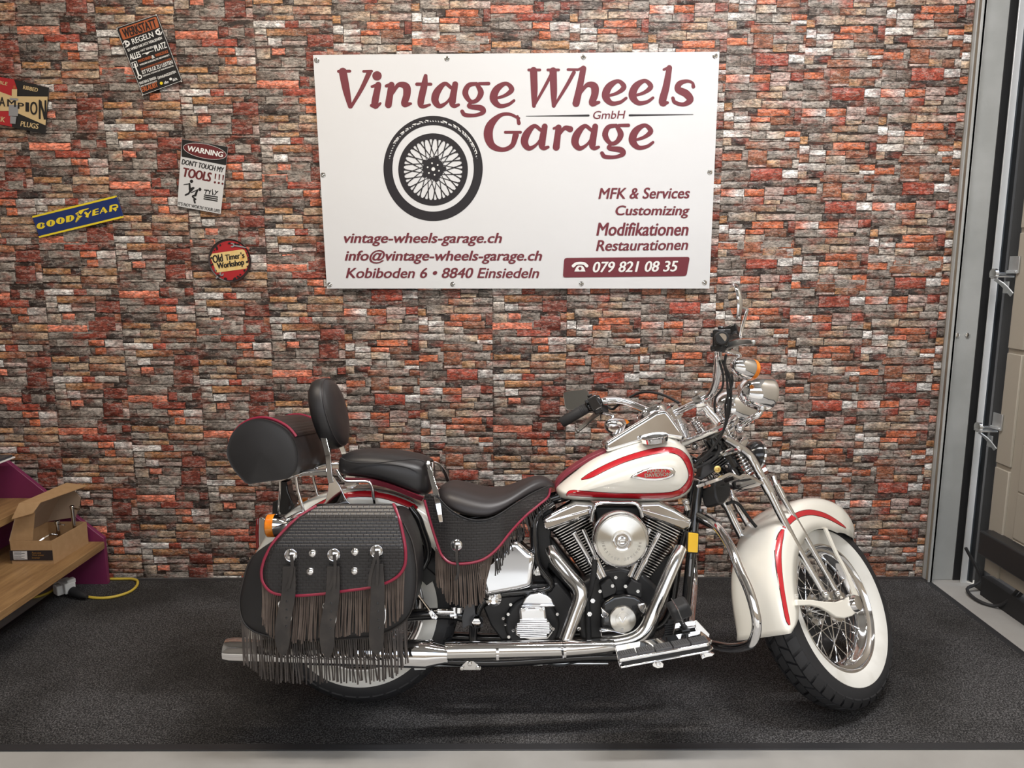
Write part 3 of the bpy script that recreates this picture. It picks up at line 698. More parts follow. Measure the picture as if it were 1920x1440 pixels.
for s in ([(222,866,12),(316,852,18)], [(318,850,30),(324,945,40)], [(324,950,36),(390,918,30),(330,985,28)], [(330,960,30),(306,1012,30),(252,1040,30)], [(452,958,28),(416,1046,42)], [(348,1000,14),(440,962,18)],
          [(404,1050,34),(366,1066,22),(420,1112,30)], [(396,1122,30),(410,1170,30)], [(570,1040,20),(788,1076,20)], [(566,1072,20),(788,1110,20)], [(562,1104,20),(784,1142,20)],
          [(572,956,18),(640,962,18)], [(606,962,14),(586,1018,14)], [(646,966,12),(660,990,16),(680,960,12)], [(662,990,14),(650,1024,14)], [(706,944,10),(708,990,14),(712,1030,24)], [(752,968,14),(772,992,18),(800,980,14)], [(772,994,16),(742,1040,16)]): stroke(m, 'n', s, Y1)
obj('black_print', m, TINBLK, parent=t, fix=False, label='black band, words and figures')
m = M(); disc(m, 'n', (577, 302), 372, Y2, 122, tilt=11.5, n=48); nt_(m, 'TOOLS', (186, 728), (672, 822), 160, bold=.05)
for x_, y_ in ((760, 680), (826, 692), (890, 704)): stroke(m, 'n', [(x_, y_, 26), (x_ - 10, y_ + 92, 16)], Y1, caps=False); disc(m, 'n', (x_ - 14, y_ + 146), 19, Y1)
obj('maroon_print', m, TINMAR, parent=t, fix=False, label='maroon oval and word')
m = M(); nt_(m, 'WARNING', (276, 296), (880, 408), 92, bold=.04)
m.v = [(p_[0], p_[1] - .0028, p_[2]) for p_ in m.v]
el = [(577 + 368*math.cos(a)*math.cos(.2) - 120*math.sin(a)*math.sin(.2), 302 + 368*math.cos(a)*math.sin(.2) + 120*math.sin(a)*math.cos(.2), 5) for a in np.linspace(0, 2*math.pi, 49)]
stroke(m, 'n', el, Y3, kk=1, caps=False); obj('white_print', m, PAPER, parent=t, fix=False)

t = thing('tin_sign', 'long tilted blue and yellow tin sign with a winged foot', 'sign', tuple(onY(146, 406, YS)), group='tin signs on the wall')
plate('plate', 'y', [(104, 474), (1702, 66), (1838, 476), (246, 876)], YS, .003, TINBLU, t, 26)
m = M(); stroke(m, 'y', [(122, 470, 36), (1690, 86, 36)], Y1); stroke(m, 'y', [(248, 850, 36), (1820, 470, 36)], Y1)
def yt(m, ch, bl, br, h, **kw):
    d = np.array(br, float) - np.array(bl, float); n_ = np.array((d[1], -d[0])) / np.linalg.norm(d)
    text(m, ch, 'y', bl, br, tuple(np.array(bl) + n_ * h), Y1, **kw)
def goo(x, y, full=True): disc(m, 'y', (x, y), 84, Y1, 62, n=32, tilt=-14)
disc(m, 'y', (270, 640), 84, Y1, 60, n=32, tilt=-14, a0=20, a1=345); stroke(m, 'y', [(300, 655, 40), (330, 650, 50)], Y1, caps=False)
goo(456, 590); goo(640, 543)
poly(m, 'y', [(745, 460), (840, 437), (885, 448), (905, 490), (880, 530), (830, 560), (748, 578)], Y1)
stroke(m, 'y', [(1100, 385, 40), (1150, 430, 50), (1140, 480, 56)], Y1, caps=False); stroke(m, 'y', [(1220, 358, 16), (1160, 430, 30)], Y1, caps=False)
poly(m, 'y', [(1250, 340), (1302, 328), (1300, 440), (1240, 456)], Y1)
for yy in (334, 384, 430): stroke(m, 'y', [(1290, yy, 20), (1362, yy - 17, 16)], Y1, caps=False)
stroke(m, 'y', [(1450, 292, 16), (1392, 412, 20)], Y1, caps=False); stroke(m, 'y', [(1450, 290, 30), (1510, 390, 56)], Y1, caps=False); stroke(m, 'y', [(1410, 372, 14), (1500, 350, 14)], Y1, caps=False)
poly(m, 'y', [(1572, 258), (1622, 246), (1614, 366), (1562, 380)], Y1); stroke(m, 'y', [(1610, 256, 20), (1700, 246, 30), (1716, 290, 30), (1630, 312, 16)], Y1); stroke(m, 'y', [(1640, 310, 34), (1700, 348, 50)], Y1, caps=False)
poly(m, 'y', [(970, 440), (1060, 452), (934, 580), (922, 560), (945, 500)], Y1); poly(m, 'y', [(984, 360), (1060, 330), (1180, 306), (1170, 324), (1080, 356), (1060, 390), (1030, 430), (990, 400)], Y1); poly(m, 'y', [(920, 408), (975, 378), (985, 395), (935, 430)], Y1); poly(m, 'y', [(945, 436), (985, 410), (990, 425), (960, 446)], Y1)
obj('yellow_print', m, TINYEL, parent=t, fix=False, label='yellow rules, letters and winged foot')
m = M()
for (x, y) in ((458, 590), (642, 543), (826, 500)): stroke(m, 'y', [(x + 3, y - 38, 22), (x - 3, y + 38, 22)], Y2, caps=False)
stroke(m, 'y', [(280, 600, 24), (272, 668, 24)], Y2, caps=False); stroke(m, 'y', [(1650, 262, 16), (1646, 300, 16)], Y2, caps=False); stroke(m, 'y', [(960, 470, 6), (1000, 500, 6)], Y2); stroke(m, 'y', [(935, 560, 5), (1040, 465, 5)], Y2)
for a in ((1684, 98), (1806, 460), (258, 828)): disc(m, 'y', a, 8, Y2, n=8)
obj('letter_counter', m, TINBLU, parent=t, fix=False)

t = thing('tin_sign', 'round red tin sign with a cream band and printed wrenches', 'sign', tuple(onY(430, 489, YS)), group='tin signs on the wall')
m = M(); cpl = onY(*cpx('o', 732, 698), YS); rr = np.linalg.norm(onY(*cpx('o', 1305, 698), YS) - cpl)
m.lathe([(0, 0), (0, rr * .95), (.002, rr * .975), (.003, rr), (0, rr), (-.003, rr), (-.003, 0)], cpl, (0, -1, 0), 64); obj('plate', m, mat('dark_worn_tin', (.03, .02, .02), .4), parent=t)
m = M(); disc(m, 'o', (732, 698), 520, Y1, 530, n=48); obj('red_print', m, TINRED, parent=t, fix=False)
m = M(); poly(m, 'o', [(258, 512), (1110, 390), (1150, 470), (1200, 590), (1240, 800), (1180, 915), (376, 1026), (330, 900), (200, 600)], Y2); obj('cream_band', m, mat('tin_cream_yellow', (.78, .58, .25), .4, vary=(28, (.72, .40, .10), .5, .75)), parent=t, fix=False)
m = M()
def ot(body, bl, br, h):
    d = np.array(br, float) - np.array(bl, float); n_ = np.array((d[1], -d[0])) / np.linalg.norm(d)
    text(m, body, 'o', bl, br, tuple(np.array(bl) + n_ * h), Y3, bold=.035, shear=.05)
ot('Old', (285, 775), (565, 722), 215); ot('Timer', (622, 702), (1020, 640), 160); ot("'s", (1040, 640), (1140, 624), 165); ot('Workshop', (410, 975), (1140, 862), 210)
rg = random.Random(5)
for i in range(46):
    a = rg.uniform(0, 6.28); disc(m, 'o', (732 + 490*math.cos(a)*rg.uniform(.93, 1.04), 698 + 500*math.sin(a)*rg.uniform(.93, 1.04)), rg.uniform(8, 34), Y3, n=7)
obj('black_print', m, TINBLK, parent=t, fix=False)
m = M(); stroke(m, 'o', [(860, 295, 36), (1000, 315, 36), (1160, 350, 30)], Y3 - .0006); disc(m, 'o', (795, 280), 62, Y3 - .0006, n=20, r0=.45, a0=-130, a1=130); stroke(m, 'o', [(370, 1165, 44), (480, 1080, 40)], Y3 - .0006); disc(m, 'o', (510, 1060), 56, Y3 - .0006, n=20, r0=.4, a0=-20, a1=250); stroke(m, 'o', [(345, 990, 22), (330, 900, 26)], Y3 - .0006)
obj('wrench_print', m, TINGRY, parent=t, fix=False, label='grey printed wrenches')

t = thing('tin_sign', 'black red and cream spark plug tin sign cut by the left frame edge', 'sign', tuple(onY(20, 195, YS)), group='tin signs on the wall')
plate('plate', 'q', [(-560, 60), (-560, 70), (-470, 1060), (940, 1345), (1018, 380), (300, 210)], YS, .003, TINBLK, t, 0)
m = M(); poly(m, 'q', [(-556, 66), (290, 208), (360, 420), (240, 860), (250, 1194), (-468, 1050)], Y1); obj('red_print', m, TINRED, parent=t, fix=False)
m = M(); poly(m, 'q', [(-520, 280), (0, 464), (260, 560), (990, 566), (945, 1164), (390, 920), (240, 864), (-490, 864)], Y2)
for body, bl, br, h in (('RIBBED', (474, 410), (780, 470), 78), ('PLUGS', (420, 1178), (790, 1242), 108), ('DEPENDABLE', (-520, 216), (150, 336), 70), ('SPARK', (-300, 1020), (98, 1104), 110)):
    d = np.array(br, float) - np.array(bl, float); n_ = np.array((d[1], -d[0])) / np.linalg.norm(d); text(m, body, 'q', bl, br, tuple(np.array(bl) + n_ * h), Y2, bold=.03)
obj('cream_print', m, TINCRM, parent=t, fix=False)
m = M()
for ch, x0, x1, yb_, yt_ in (('C', -480, -370, 800, 430), ('H', -340, -210, 780, 470), ('A', -160, -20, 765, 520), ('A', -20, 110, 760, 570), ('M', 150, 330, 770, 620), ('P', 370, 500, 815, 690), ('I', 530, 606, 872, 680), ('O', 626, 780, 940, 665), ('N', 806, 966, 1030, 630)):
    text(m, ch, 'q', (x0, yb_), (x1, yb_ + 12), (x0, yt_), Y3, bold=.022)
stroke(m, 'q', [(850, 660, 30), (920, 1040, 16)], Y3, caps=False)
obj('black_print', m, TINBLK, parent=t, fix=False)
m = M()
for s in ([(300, 410, 110), (298, 600, 110)], ): stroke(m, 'q', s, Y3, caps=False)
obj('plug_insulator', m, TINCRM, parent=t, fix=False)
m = M(); stroke(m, 'q', [(292, 600, 180), (288, 640, 180)], Y3 - .0004, caps=False); stroke(m, 'q', [(284, 740, 210), (276, 970, 190)], Y2 - .0003, caps=False); stroke(m, 'q', [(276, 980, 130), (266, 1130, 110)], Y3 - .0004, caps=False)
obj('plug_body', m, TINGRY, parent=t, fix=False)
m = M(); stroke(m, 'q', [(298, 335, 40), (298, 400, 50)], Y3, caps=False); obj('plug_terminal', m, TINORG, parent=t, fix=False)
# ------------------------------------------------------------------ display rack at the left
MAGENTA = mat('magenta_board', (.165, .022, .075), .4)
WOOD = bpy.data.materials.new('waxed_wood'); WOOD.use_nodes = True
nt = WOOD.node_tree; b = nt.nodes['Principled BSDF']; L = nt.links; tc = nt.nodes.new('ShaderNodeTexCoord'); mp = nt.nodes.new('ShaderNodeMapping'); mp.inputs['Scale'].default_value = (16, 1.6, 30)
n = nt.nodes.new('ShaderNodeTexNoise'); n.inputs['Scale'].default_value = 2; n.inputs['Detail'].default_value = 8; n.inputs['Roughness'].default_value = .65
L.new(tc.outputs['Object'], mp.inputs[0]); L.new(mp.outputs[0], n.inputs['Vector'])
r = nt.nodes.new('ShaderNodeValToRGB'); L.new(n.outputs['Fac'], r.inputs[0]); r.color_ramp.elements[0].position = .3; r.color_ramp.elements[0].color = (.16, .085, .035, 1); r.color_ramp.elements[1].position = .7; r.color_ramp.elements[1].color = (.38, .23, .10, 1)
L.new(r.outputs['Color'], b.inputs['Base Color']); b.inputs['Roughness'].default_value = .5
rk = thing('display_rack', 'stepped magenta display rack with wooden shelves at the left edge', 'rack', (-2.1, .5, 0))
ZB = .215; XE = -1.885; YP = .925
m = M(); e0 = XE
pan = [onY(*cpx('s', *q), YP) for q in ((850, 1110), (822, 802), (742, 742), (350, 430), (40, 182))]
pan = [np.array((p_[0], YP, p_[2])) for p_ in pan]; pan[0][2] = 0.0
pan += [np.array((-2.75, YP, pan[-1][2])), np.array((-2.75, YP, 0))]
m.prism(pan, (0, .022, 0)); obj('end_panel', m, MAGENTA, parent=rk, bevel=.002)
m = M(); m.box((XE - .21, .35, ZB - .017), (.42, 1.14, .034)); obj('shelf', m, WOOD, parent=rk, bevel=.003, label='lower wooden shelf')
zu = onY(60, 933, YP)[2]; xu = onZ(24, 976, zu - .03)[0]
m = M(); m.box((xu - .21, .35, zu - .017), (.42, 1.14, .034)); obj('shelf', m, WOOD, parent=rk, bevel=.003, label='upper wooden shelf')
m = M(); m.box((-2.74, .35, .45), (.022, 1.14, .9)); obj('back_panel', m, MAGENTA, parent=rk)
p0, p1 = onY(0, 864, .9), onY(28, 852, .9)
m = M(); m.box((p1[0] - .20, .45, p1[2] - .012), (.40, .9, .006)); m.box((p1[0] - .2, .45, p1[2] - .004), (.39, .88, .012), mi=1)
tag(obj('glass_tray', m, [PAPER, mat('slate_grey', (.05, .055, .065), .2)]), 'slate grey tray with a white edge on top of the magenta rack', 'tray')

# cardboard box with its lid up, standing on the lower shelf
CARD = mat('brown_cardboard', (.36, .22, .105), .8, vary=(40, (.40, .25, .125), .4, .7)); CARDIN = mat('cardboard_inside', (.37, .27, .19), .85)
f0 = onZ(*cpx('s', 90, 1010), ZB); f1 = onZ(*cpx('s', 430, 1005), ZB)
r1 = onZ(*cpx('s', 745, 812), ZB); r1[1] = min(r1[1], .90); f0[1] = f1[1]
yf_ = f1[1]; yb_ = r1[1]; xa, xb = f0[0], f1[0]; ED = r1 - f1; EX = f1 - f0; ZU = V3(0, 0, 1)
hb = onY(*cpx('s', 418, 822), yf_)[2] - ZB
bx = thing('cardboard_box', 'open brown cardboard box standing on the lower wooden shelf', 'box', (xa, yf_, ZB))
th = .003; zt = ZB + hb; HH = ZU * hb; ue, ux = unit(ED), unit(EX)
m = M()
m.prism([f0, f1, f1 + HH, f0 + HH], ue * th); m.prism([f0 + ED, f1 + ED, f1 + ED + HH, f0 + ED + HH], -ue * th); i0, i1 = ue * (th + .0002), ED - ue * (th + .0002); hz = HH * .998
m.prism([f1 + i0, f1 + i1, f1 + i1 + hz, f1 + i0 + hz], -ux * th); m.prism([f0 + i0, f0 + i1, f0 + i1 + hz, f0 + i0 + hz], ux * th); m.prism([f0 + i0 + ux * .005, f1 + i0 - ux * .005, f1 + i1 - ux * .005, f0 + i1 + ux * .005], ZU * th)
obj('tray', m, CARD, parent=bx)
A1 = f0 + HH; A2 = A1 + ED; T0 = onY(*cpx('s', 152, 528), yf_); T1 = onY(*cpx('s', 528, 365), yb_); O0 = onY(*cpx('s', 322, 520), yf_ + .01); O1 = onY(*cpx('s', 694, 386), yb_); K0 = onY(*cpx('s', 92, 652), yf_ - .03); K1 = onY(*cpx('s', 262, 604), yf_ - .02)
m = M(); m.prism([A1, A2, T1, T0], -ux * th); obj('lid', m, CARDIN, parent=bx, label='raised lid')
m = M(); m.prism([T0, T1, O1, O0], ZU * th); m.prism([T0, K0, K0 * .7 + K1 * .3 + (0, 0, .0), K1, O0], ZU * th); obj('tuck_flap', m, CARD, parent=bx, label='folded front flap of the lid')
m = M(); m.prism([A1, T0, onY(*cpx('s', 275, 600), yf_ + .004), onY(*cpx('s', 258, 815), yf_ + .004)], ue * th); obj('side_flap', m, CARD, parent=bx)
m = M(); m.prism([A2, T1, onY(*cpx('s', 590, 425), yb_), onY(*cpx('s', 640, 480), yb_), onY(*cpx('s', 600, 632), yb_)], ue * th); obj('side_flap', m, CARDIN, parent=bx)
m = M(); q0, q1 = T0 * .35 + T1 * .65, T0 * .12 + T1 * .88; w_ = (O1 - T1); 
for a_, b_, s0, s1 in ((.52, .90, .66, .70), (.66, .86, .22, .38)): m.add([T0 + (T1 - T0) * t_ + w_ * s_ + ZU * (th + .0006) for t_, s_ in ((a_, s0), (b_, s0), (b_, s1), (a_, s1))], [(0, 1, 2, 3)])
obj('flap_print', m, INK_BLK, parent=bx, fix=False)
YL = yf_ - .002
m = M(); poly(m, 's', [(74, 899), (416, 897), (420, 977), (82, 979)], YL); obj('printed_band', m, INK_BLK, parent=bx, fix=False, label='black printed band')
m = M(); poly(m, 's', [(102, 905), (214, 904), (218, 969), (108, 970)], YL - .0005); obj('address_label', m, TINWHT, parent=bx, fix=False, label='white sticker')
m = M()
for i in range(6): stroke(m, 's', [(110, 912 + i*10, 3), (196 if i % 2 else 170, 911 + i*10, 3)], YL - .001, caps=False)
obj('label_print', m, INK_BLK, parent=bx, fix=False)
m = M()
for body, x1, y1 in (('Pure sine', 326, 924), ('Wave power', 350, 944), ('Inverter', 318, 963)): text(m, body, 's', (254, y1), (x1, y1), (254, y1 - 15), YL - .0005, bold=.01)
obj('band_lettering', m, BRASS, parent=bx, fix=False)
def peg(cx_, cy_, top, bot, lab):
    p_ = onY(*cpx('t', cx_, bot), cy_); q_ = onY(*cpx('t', cx_, top), cy_); tt = (cy_ - yf_) / (yb_ - yf_); x_ = min(p_[0], f1[0] + ED[0] * tt - .018)
    t = thing('chrome_lever', lab, 'lever', (x_, cy_, ZB + .006))
    m = M(); m.cyl((x_, cy_, ZB + .006), (x_, cy_, q_[2]), .0085); m.cyl((x_, cy_, q_[2] - .012), (x_, cy_, q_[2]), .011); obj('post', m, STEEL, parent=t, bevel=.001)
    m = M(); m.tube([(x_, cy_, q_[2] - .008), (x_ + .02, cy_ - .005, q_[2] - .014), (x_ + .035, cy_ - .005, q_[2] - .016)], .004, 8); obj('pin', m, STEEL, parent=t)
    return t, x_, q_[2]
t, x_, z_ = peg(885, yf_ + .10, 1095, 1380, 'chrome lever with a curved arm standing in the near end of the box')
m = M(); m.band([(x_, yf_ + .10, z_ - .062), (x_ - .03, yf_ + .085, z_ - .058), (x_ - .075, yf_ + .05, z_ - .09), (x_ - .09, yf_ + .03, z_ - .11)], (0, 1, 0), .016, .007, 6); obj('arm', m, CHROME, parent=t, bevel=.001)
peg(1322, yb_ - .06, 865, 1080, 'short chrome lever standing in the far end of the cardboard box')

# extension lead on the floor
YEL = mat('yellow_cable', (.52, .38, .05), .5)
zf = .011
pts = [onZ(*cpx('s', *q), zf) for q in ((855, 1086), (920, 1088), (1000, 1094), (1060, 1112), (1090, 1140), (1085, 1180), (1040, 1220), (960, 1252), (860, 1273), (760, 1275), (684, 1264))]
for p_ in pts: p_[1] = min(p_[1], .965)
cab = thing('extension_lead', 'yellow extension cable with a black plug looping on the mat', 'cable', tuple(onZ(*cpx('s', 900, 1200), .01)))
m = M(); m.tube(pts, .006, 10, 5); m.tube([onZ(*cpx('s', *q), .008) for q in ((455, 1140), (450, 1170), (420, 1212), (360, 1245), (290, 1266), (210, 1272))], .006, 10, 5); obj('lead', m, YEL, parent=cab)
m = M(); a_ = onZ(*cpx('s', 690, 1266), .022); b_ = onZ(*cpx('s', 575, 1222), .030); m.tube([a_, a_ * .75 + b_ * .25, a_ * .5 + b_ * .5, b_], [.008, .013, .018, .021], 14, 2); obj('plug', m, RUBBER, parent=cab, label='black rubber plug')
WPL = mat('white_plastic', (.72, .72, .69), .4)
t = thing('socket_adapter', 'white plastic socket adapter lying at the end of the black plug', 'adapter', tuple(onZ(*cpx('s', 535, 1230), .01)))
c_ = onZ(*cpx('s', 535, 1232), .012); Rz = rot((0, 0, 1), rad(-38)); c_[2] = .045
m = M(); m.box(c_, (.085, .045, .05), Rz); m.box(c_ + Rz @ V3(-.012, -.03, -.01), (.05, .03, .045), Rz); obj('body', m, WPL, parent=t, bevel=.005)
m = M(); m.box(c_ + Rz @ V3(.025, .008, .028), (.03, .035, .02), Rz); m.box(c_ + Rz @ V3(-.05, -.02, -.005), (.014, .03, .03), Rz); obj('cap', m, WPL, parent=t, bevel=.003)
# ------------------------------------------------------------------ motorcycle
bike = thing('motorcycle', 'cream white vintage cruiser motorcycle with red stripes and black fringed saddlebags', 'motorcycle', (0, 0, .004))
bike.rotation_euler = (-LEAN, 0, 0); ROOTLOC[bike.name] = (0, 0, 0)
def mir(P): return [np.array((p[0], -p[1], p[2])) for p in P]
def nearest(p, S):
    best = None
    for a, b_ in zip(S[:-1], S[1:]):
        d = b_ - a; t = max(0, min(1, ((p - a) @ d) / (d @ d + 1e-12))); q = a + d * t; dd = np.linalg.norm(p - q)
        if best is None or dd < best[0]: best = (dd, q)
    return best[1]
def star(m, k, outl, spine, yfun, T=(0, .04, .1, .2, .35, .55, .78, 1), kk=4, mi=0, conv=None):
    """fill a picture outline with rings running in to a spine; yfun(x, y, t) gives the plane offset of every point"""
    O = [np.array(p[:2], float) for p in (smooth_closed(outl, kk) if kk > 1 else outl)]
    S = [np.array(p, float) for p in spine]
    if len(S) == 1: S = [S[0], S[0] + (1e-3, 0)]
    N = [nearest(p, S) for p in O]; rings = []
    for t in T:
        R_ = []
        for p, q in zip(O, N):
            w = p * (1 - t) + q * t; R_.append((conv or (lambda x, y, yy: B(k, x, y, yy)))(w[0], w[1], yfun(w[0], w[1], t)))
        rings.append(R_)
    m.loft(rings, False, mi); return rings
def pillow(name, k, outl, spine, yb, ye, ym, mt, parent=bike, p=.5, kk=4, back=True, **kw):
    m = M(); f = lambda x, y, t: ye + (ym - ye) * (1 - (1 - t) ** 2) ** p
    rings = star(m, k, outl, spine, f, kk=kk)
    if back:
        e = rings[0]; bk = [np.array((q[0], yb, q[2])) for q in e]; m.loft([bk, e], False); c_ = sum(bk) / len(bk)
        m.loft([bk, [c_ + (q - c_) * .02 for q in bk]], False)
    return obj(name, m, mt, parent=parent, **kw)
def dome(m, p, r, h, ax=(0, -1, 0), n=20, mi=0):
    m.lathe([(0, r), (h * .35, r * .97), (h * .7, r * .75), (h * .93, r * .4), (h, 0)], p, ax, n, mi)
def bolt(m, p, r, ax=(0, -1, 0), h=.006, mi=0): m.lathe([(0, r), (h, r), (h, r * .55), (h * .6, r * .5), (h * .6, 0)], p, ax, 6, mi)
def tubeobj(name, pts, r, mt, parent=bike, n=14, k=6, **kw): m = M(); m.tube(pts, r, n, k); return obj(name, m, mt, parent=parent, **kw)

# ---- wheels
TB0 = 1
TP = [(.044,.212),(.054,.224),(.061,.245),(.0635,.262),(.0615,.284),(.053,.303),(.040,.3135),(.022,.3185),(0,.320)]
TP = TP + [(-h, r) for h, r in TP[-2::-1]]
def tyre_r(h): return float(np.interp(abs(h), [0, .022, .040, .053, .0615], [.320, .3185, .3135, .303, .284]))
def wheel(name, c, n, front):
    w = part(name, bike); n = unit(n); u, v, a = frame(n, (0, 0, 1)); c = np.asarray(c)
    m = M(); m.lathe([(h, r - (.004 if r > .305 else 0)) for h, r in TP], c, n, 96)
    NB = 40
    for q in range(NB):
        for (h0, h1, ph, sk) in ((-.058, -.033, .5, .25), (-.029, -.002, 0, -.3), (.002, .029, .5, .3), (.033, .058, 0, -.25)):
            V = []; 
            for lift in (-.006, .0045):
                for j in range(3):
                    for i in range(3):
                        h = h0 + (h1 - h0) * i / 2; sh = sk * (i / 2 - .5) + (.18 if j == 1 else 0) * 0
                        t = 2 * math.pi * (q + ph + sh + .80 * j / 2) / NB; r = tyre_r(h) + lift
                        V.append(c + n * h * (1 + lift * 2) + (u * math.cos(t) + v * math.sin(t)) * r)
            F = [(9+3*j+i, 9+3*j+i+1, 9+3*j+i+4, 9+3*j+i+3) for j in range(2) for i in range(2)]
            ring = [0, 1, 2, 5, 8, 7, 6, 3]; F += [(ring[i], ring[(i+1) % 8], ring[(i+1) % 8] + 9, ring[i] + 9) for i in range(8)]
            m.add(V, F)
    obj('tyre', m, TYRE, parent=w, sharp=30)
    m = M()
    for s in (1, -1): m.lathe([(s*h, r) for h, r in ((.0425,.211),(.0462,.212),(.0562,.2245),(.0630,.245),(.0648,.2585),(.0640,.2595))], c, n, 96)
    obj('whitewall', m, WHITEWALL, parent=w)
    m = M(); RP = [(.043,.214),(.047,.213),(.047,.207),(.041,.203),(.036,.196),(.034,.189),(.026,.187),(.022,.181),(.014,.178),(.009,.172),(0,.171)]
    m.lathe(RP + [(-h, r) for h, r in RP[-2::-1]], c, n, 96); obj('rim', m, CHROME, parent=w, sharp=50)
    m = M(); m.lathe([(-.075, 0), (-.075, .02), (-.05, .022), (-.046, .05), (-.038, .052), (-.034, .034), (0, .03), (.034, .034), (.038, .052), (.046, .05), (.05, .022), (.075, .02), (.075, 0)], c, n, 40); obj('hub', m, STEEL, parent=w)
    sp = None; NS = 40 if front else 24
    for i in range(NS):
        s = 1 if i % 2 else -1; t = 2 * math.pi * (i // 2 * 2 + (.5 if s > 0 else 0)) / NS; d = (1 if (i // 2) % 2 else -1) * rad(52)
        pa = c + n * .041 * s + (u * math.cos(t) + v * math.sin(t)) * .047; t2 = t + d
        pb = c + n * .010 * s + (u * math.cos(t2) + v * math.sin(t2)) * .174
        m = M(); m.cyl(pa, pb, .0017, 6); dd = unit(pb - pa); m.cyl(pb - dd * .016, pb, .0032, 6); obj('spoke', m, CHROME, parent=w)
    if front:
        m = M(); m.lathe([(-.058, .05), (-.058, .145), (-.064, .145), (-.064, .05), (-.058, .05)], c, n, 48); obj('brake_disc', m, SATIN, parent=w)
        m = M(); m.lathe([(.075, 0), (.075, .030), (.10, .032), (.118, .030), (.128, .024), (.132, .012), (.131, 0)], c, n, 32); m.lathe([(.06, .0), (.06, .014), (.13, .014)], c, n, 20); obj('axle_cap', m, CHROME, parent=w)
    else:
        m = M(); m.lathe([(-.04, .04), (-.04, .15), (-.06, .15), (-.06, .04)], c, n, 48); obj('belt_pulley', m, SATIN, parent=w)
    return w
RC = np.array((-.509, 0, .325))
wheel('front_wheel', WC, Uv(0, -1, 0), True)
wheel('rear_wheel', RC, (0, -1, 0), False)

# ---- fenders
def fender_mesh(P, stations, prof):
    """stations: (angle, outer radius, half width, inner skirt radius)"""
    m = M(); rings = []
    for (a, ro_, w, ri) in stations:
        R_ = []
        for (fy, fr) in prof: R_.append(P(a, ri + (ro_ - ri) * fr, fy * w))
        rings.append(R_)
    m.loft(rings, False, 0, False); return m
FPROF = [(-1, 0), (-1.0, .3), (-1, .55), (-.985, .72), (-.93, .86), (-.80, .95), (-.55, .988), (-.25, 1.0)]; FPROF = FPROF + [(0, 1.003)] + [(-a, b_) for a, b_ in FPROF[::-1]]
def PF(a, r, y): t = rad(a); return U(r * math.cos(t), y, r * math.sin(t))
def PR(a, r, y): t = rad(a); return RC + np.array((r * math.cos(t), y, r * math.sin(t)))
SF = []
for a in np.linspace(41.5, 190.5, 60):
    ro_ = np.interp(a, [41, 46, 56, 66, 92, 120, 150, 180, 191], [.338, .347, .369, .380, .374, .374, .376, .382, .386])
    ri = np.interp(a, [41, 45, 52, 60, 80, 100, 118, 130, 145, 156, 170, 179, 185, 189, 191], [.334, .316, .290, .268, .245, .258, .272, .276, .282, .284, .288, .294, .312, .345, .383])
    w = np.interp(a, [41, 43, 46, 52, 60, 70, 90, 191], [.010, .030, .048, .070, .084, .093, .098, .101]); SF.append((a, ro_, w, ri))
ff = obj('front_fender', fender_mesh(PF, SF, FPROF), CREAM, parent=bike, sharp=60); q = ff.modifiers.new('thick', 'SOLIDIFY'); q.thickness = .003; q.offset = 0
def fstripe(P, parent, pts, side, S, name='stripe'):
    """pts: (angle, radius, width) on the fender side; follows the fender's own section"""
    A = np.array([s[0] for s in S])
    for (dw, dy, mt) in ((.0035, .0007, STRIPE_EDGE), (0, .0014, RED)):
        m = M(); rows = []
        for p in smooth([np.array(p, float) for p in pts], 8):
            ro_, w, ri = (np.interp(p[0], A, [s[j] for s in S]) for j in (1, 2, 3)); row = []
            for e in np.linspace(-.5, .5, 5):
                r = p[1] + e * max(p[2] + dw, .0005); f = (r - ri) / (ro_ - ri); fr = [q[1] for q in FPROF[:8]]; fy = [-q[0] for q in FPROF[:8]]
                y = float(np.interp(f, fr, fy)); row.append(P(p[0], r + dy * (1 if f > .8 else .2), side * (y * w + dy + .0012)))
            rows.append(row)
        m.loft(rows, False, 0, False); obj(name if mt is RED else 'pinstripe', m, mt, parent=parent, label='red painted stripe' if mt is RED else 'dark edge of the red stripe')
def ff_px(k, pts):
    A = np.array([s[0] for s in SF]); out = []
    for x, y, w in pts:
        c_ = -.09
        for _ in range(12):
            u_ = Fp(k, x, y, c_); a_ = math.degrees(math.atan2(u_[2], u_[0])) % 360; r_ = math.hypot(u_[0], u_[2])
            ro_, hw, ri = (np.interp(a_, A, [s[j] for s in SF]) for j in (1, 2, 3)); f_ = min(max((r_ - ri) / (ro_ - ri), 0), 1)
            c_ = .5 * c_ - .5 * hw * float(np.interp(f_, [q[1] for q in FPROF[:8]], [-q[0] for q in FPROF[:8]]))
        out.append((a_, r_, w))
    return out
fstripe(PF, ff, ff_px('h', [(1046, 248, .003), (1010, 222, .011), (950, 186, .016), (880, 158, .018), (810, 148, .018), (750, 160, .017), (705, 185, .016), (668, 222, .013), (650, 248, .004)]), -1, SF)
fstripe(PF, ff, ff_px('h', [(645, 258, .004), (632, 300, .011), (618, 380, .013), (618, 480, .013), (630, 600, .013), (650, 720, .012), (672, 830, .011), (684, 872, .004)]), -1, SF)
SR = [(a, np.interp(a, [28, 60, 120, 160, 200], [.398, .402, .406, .395, .385]), .098, np.interp(a, [28, 34, 150, 200], [.37, .325, .325, .33])) for a in np.linspace(28, 198, 60)]
rf = obj('rear_fender', fender_mesh(PR, SR, FPROF), CREAM, parent=bike, sharp=60); q = rf.modifiers.new('thick', 'SOLIDIFY'); q.thickness = .003; q.offset = 0
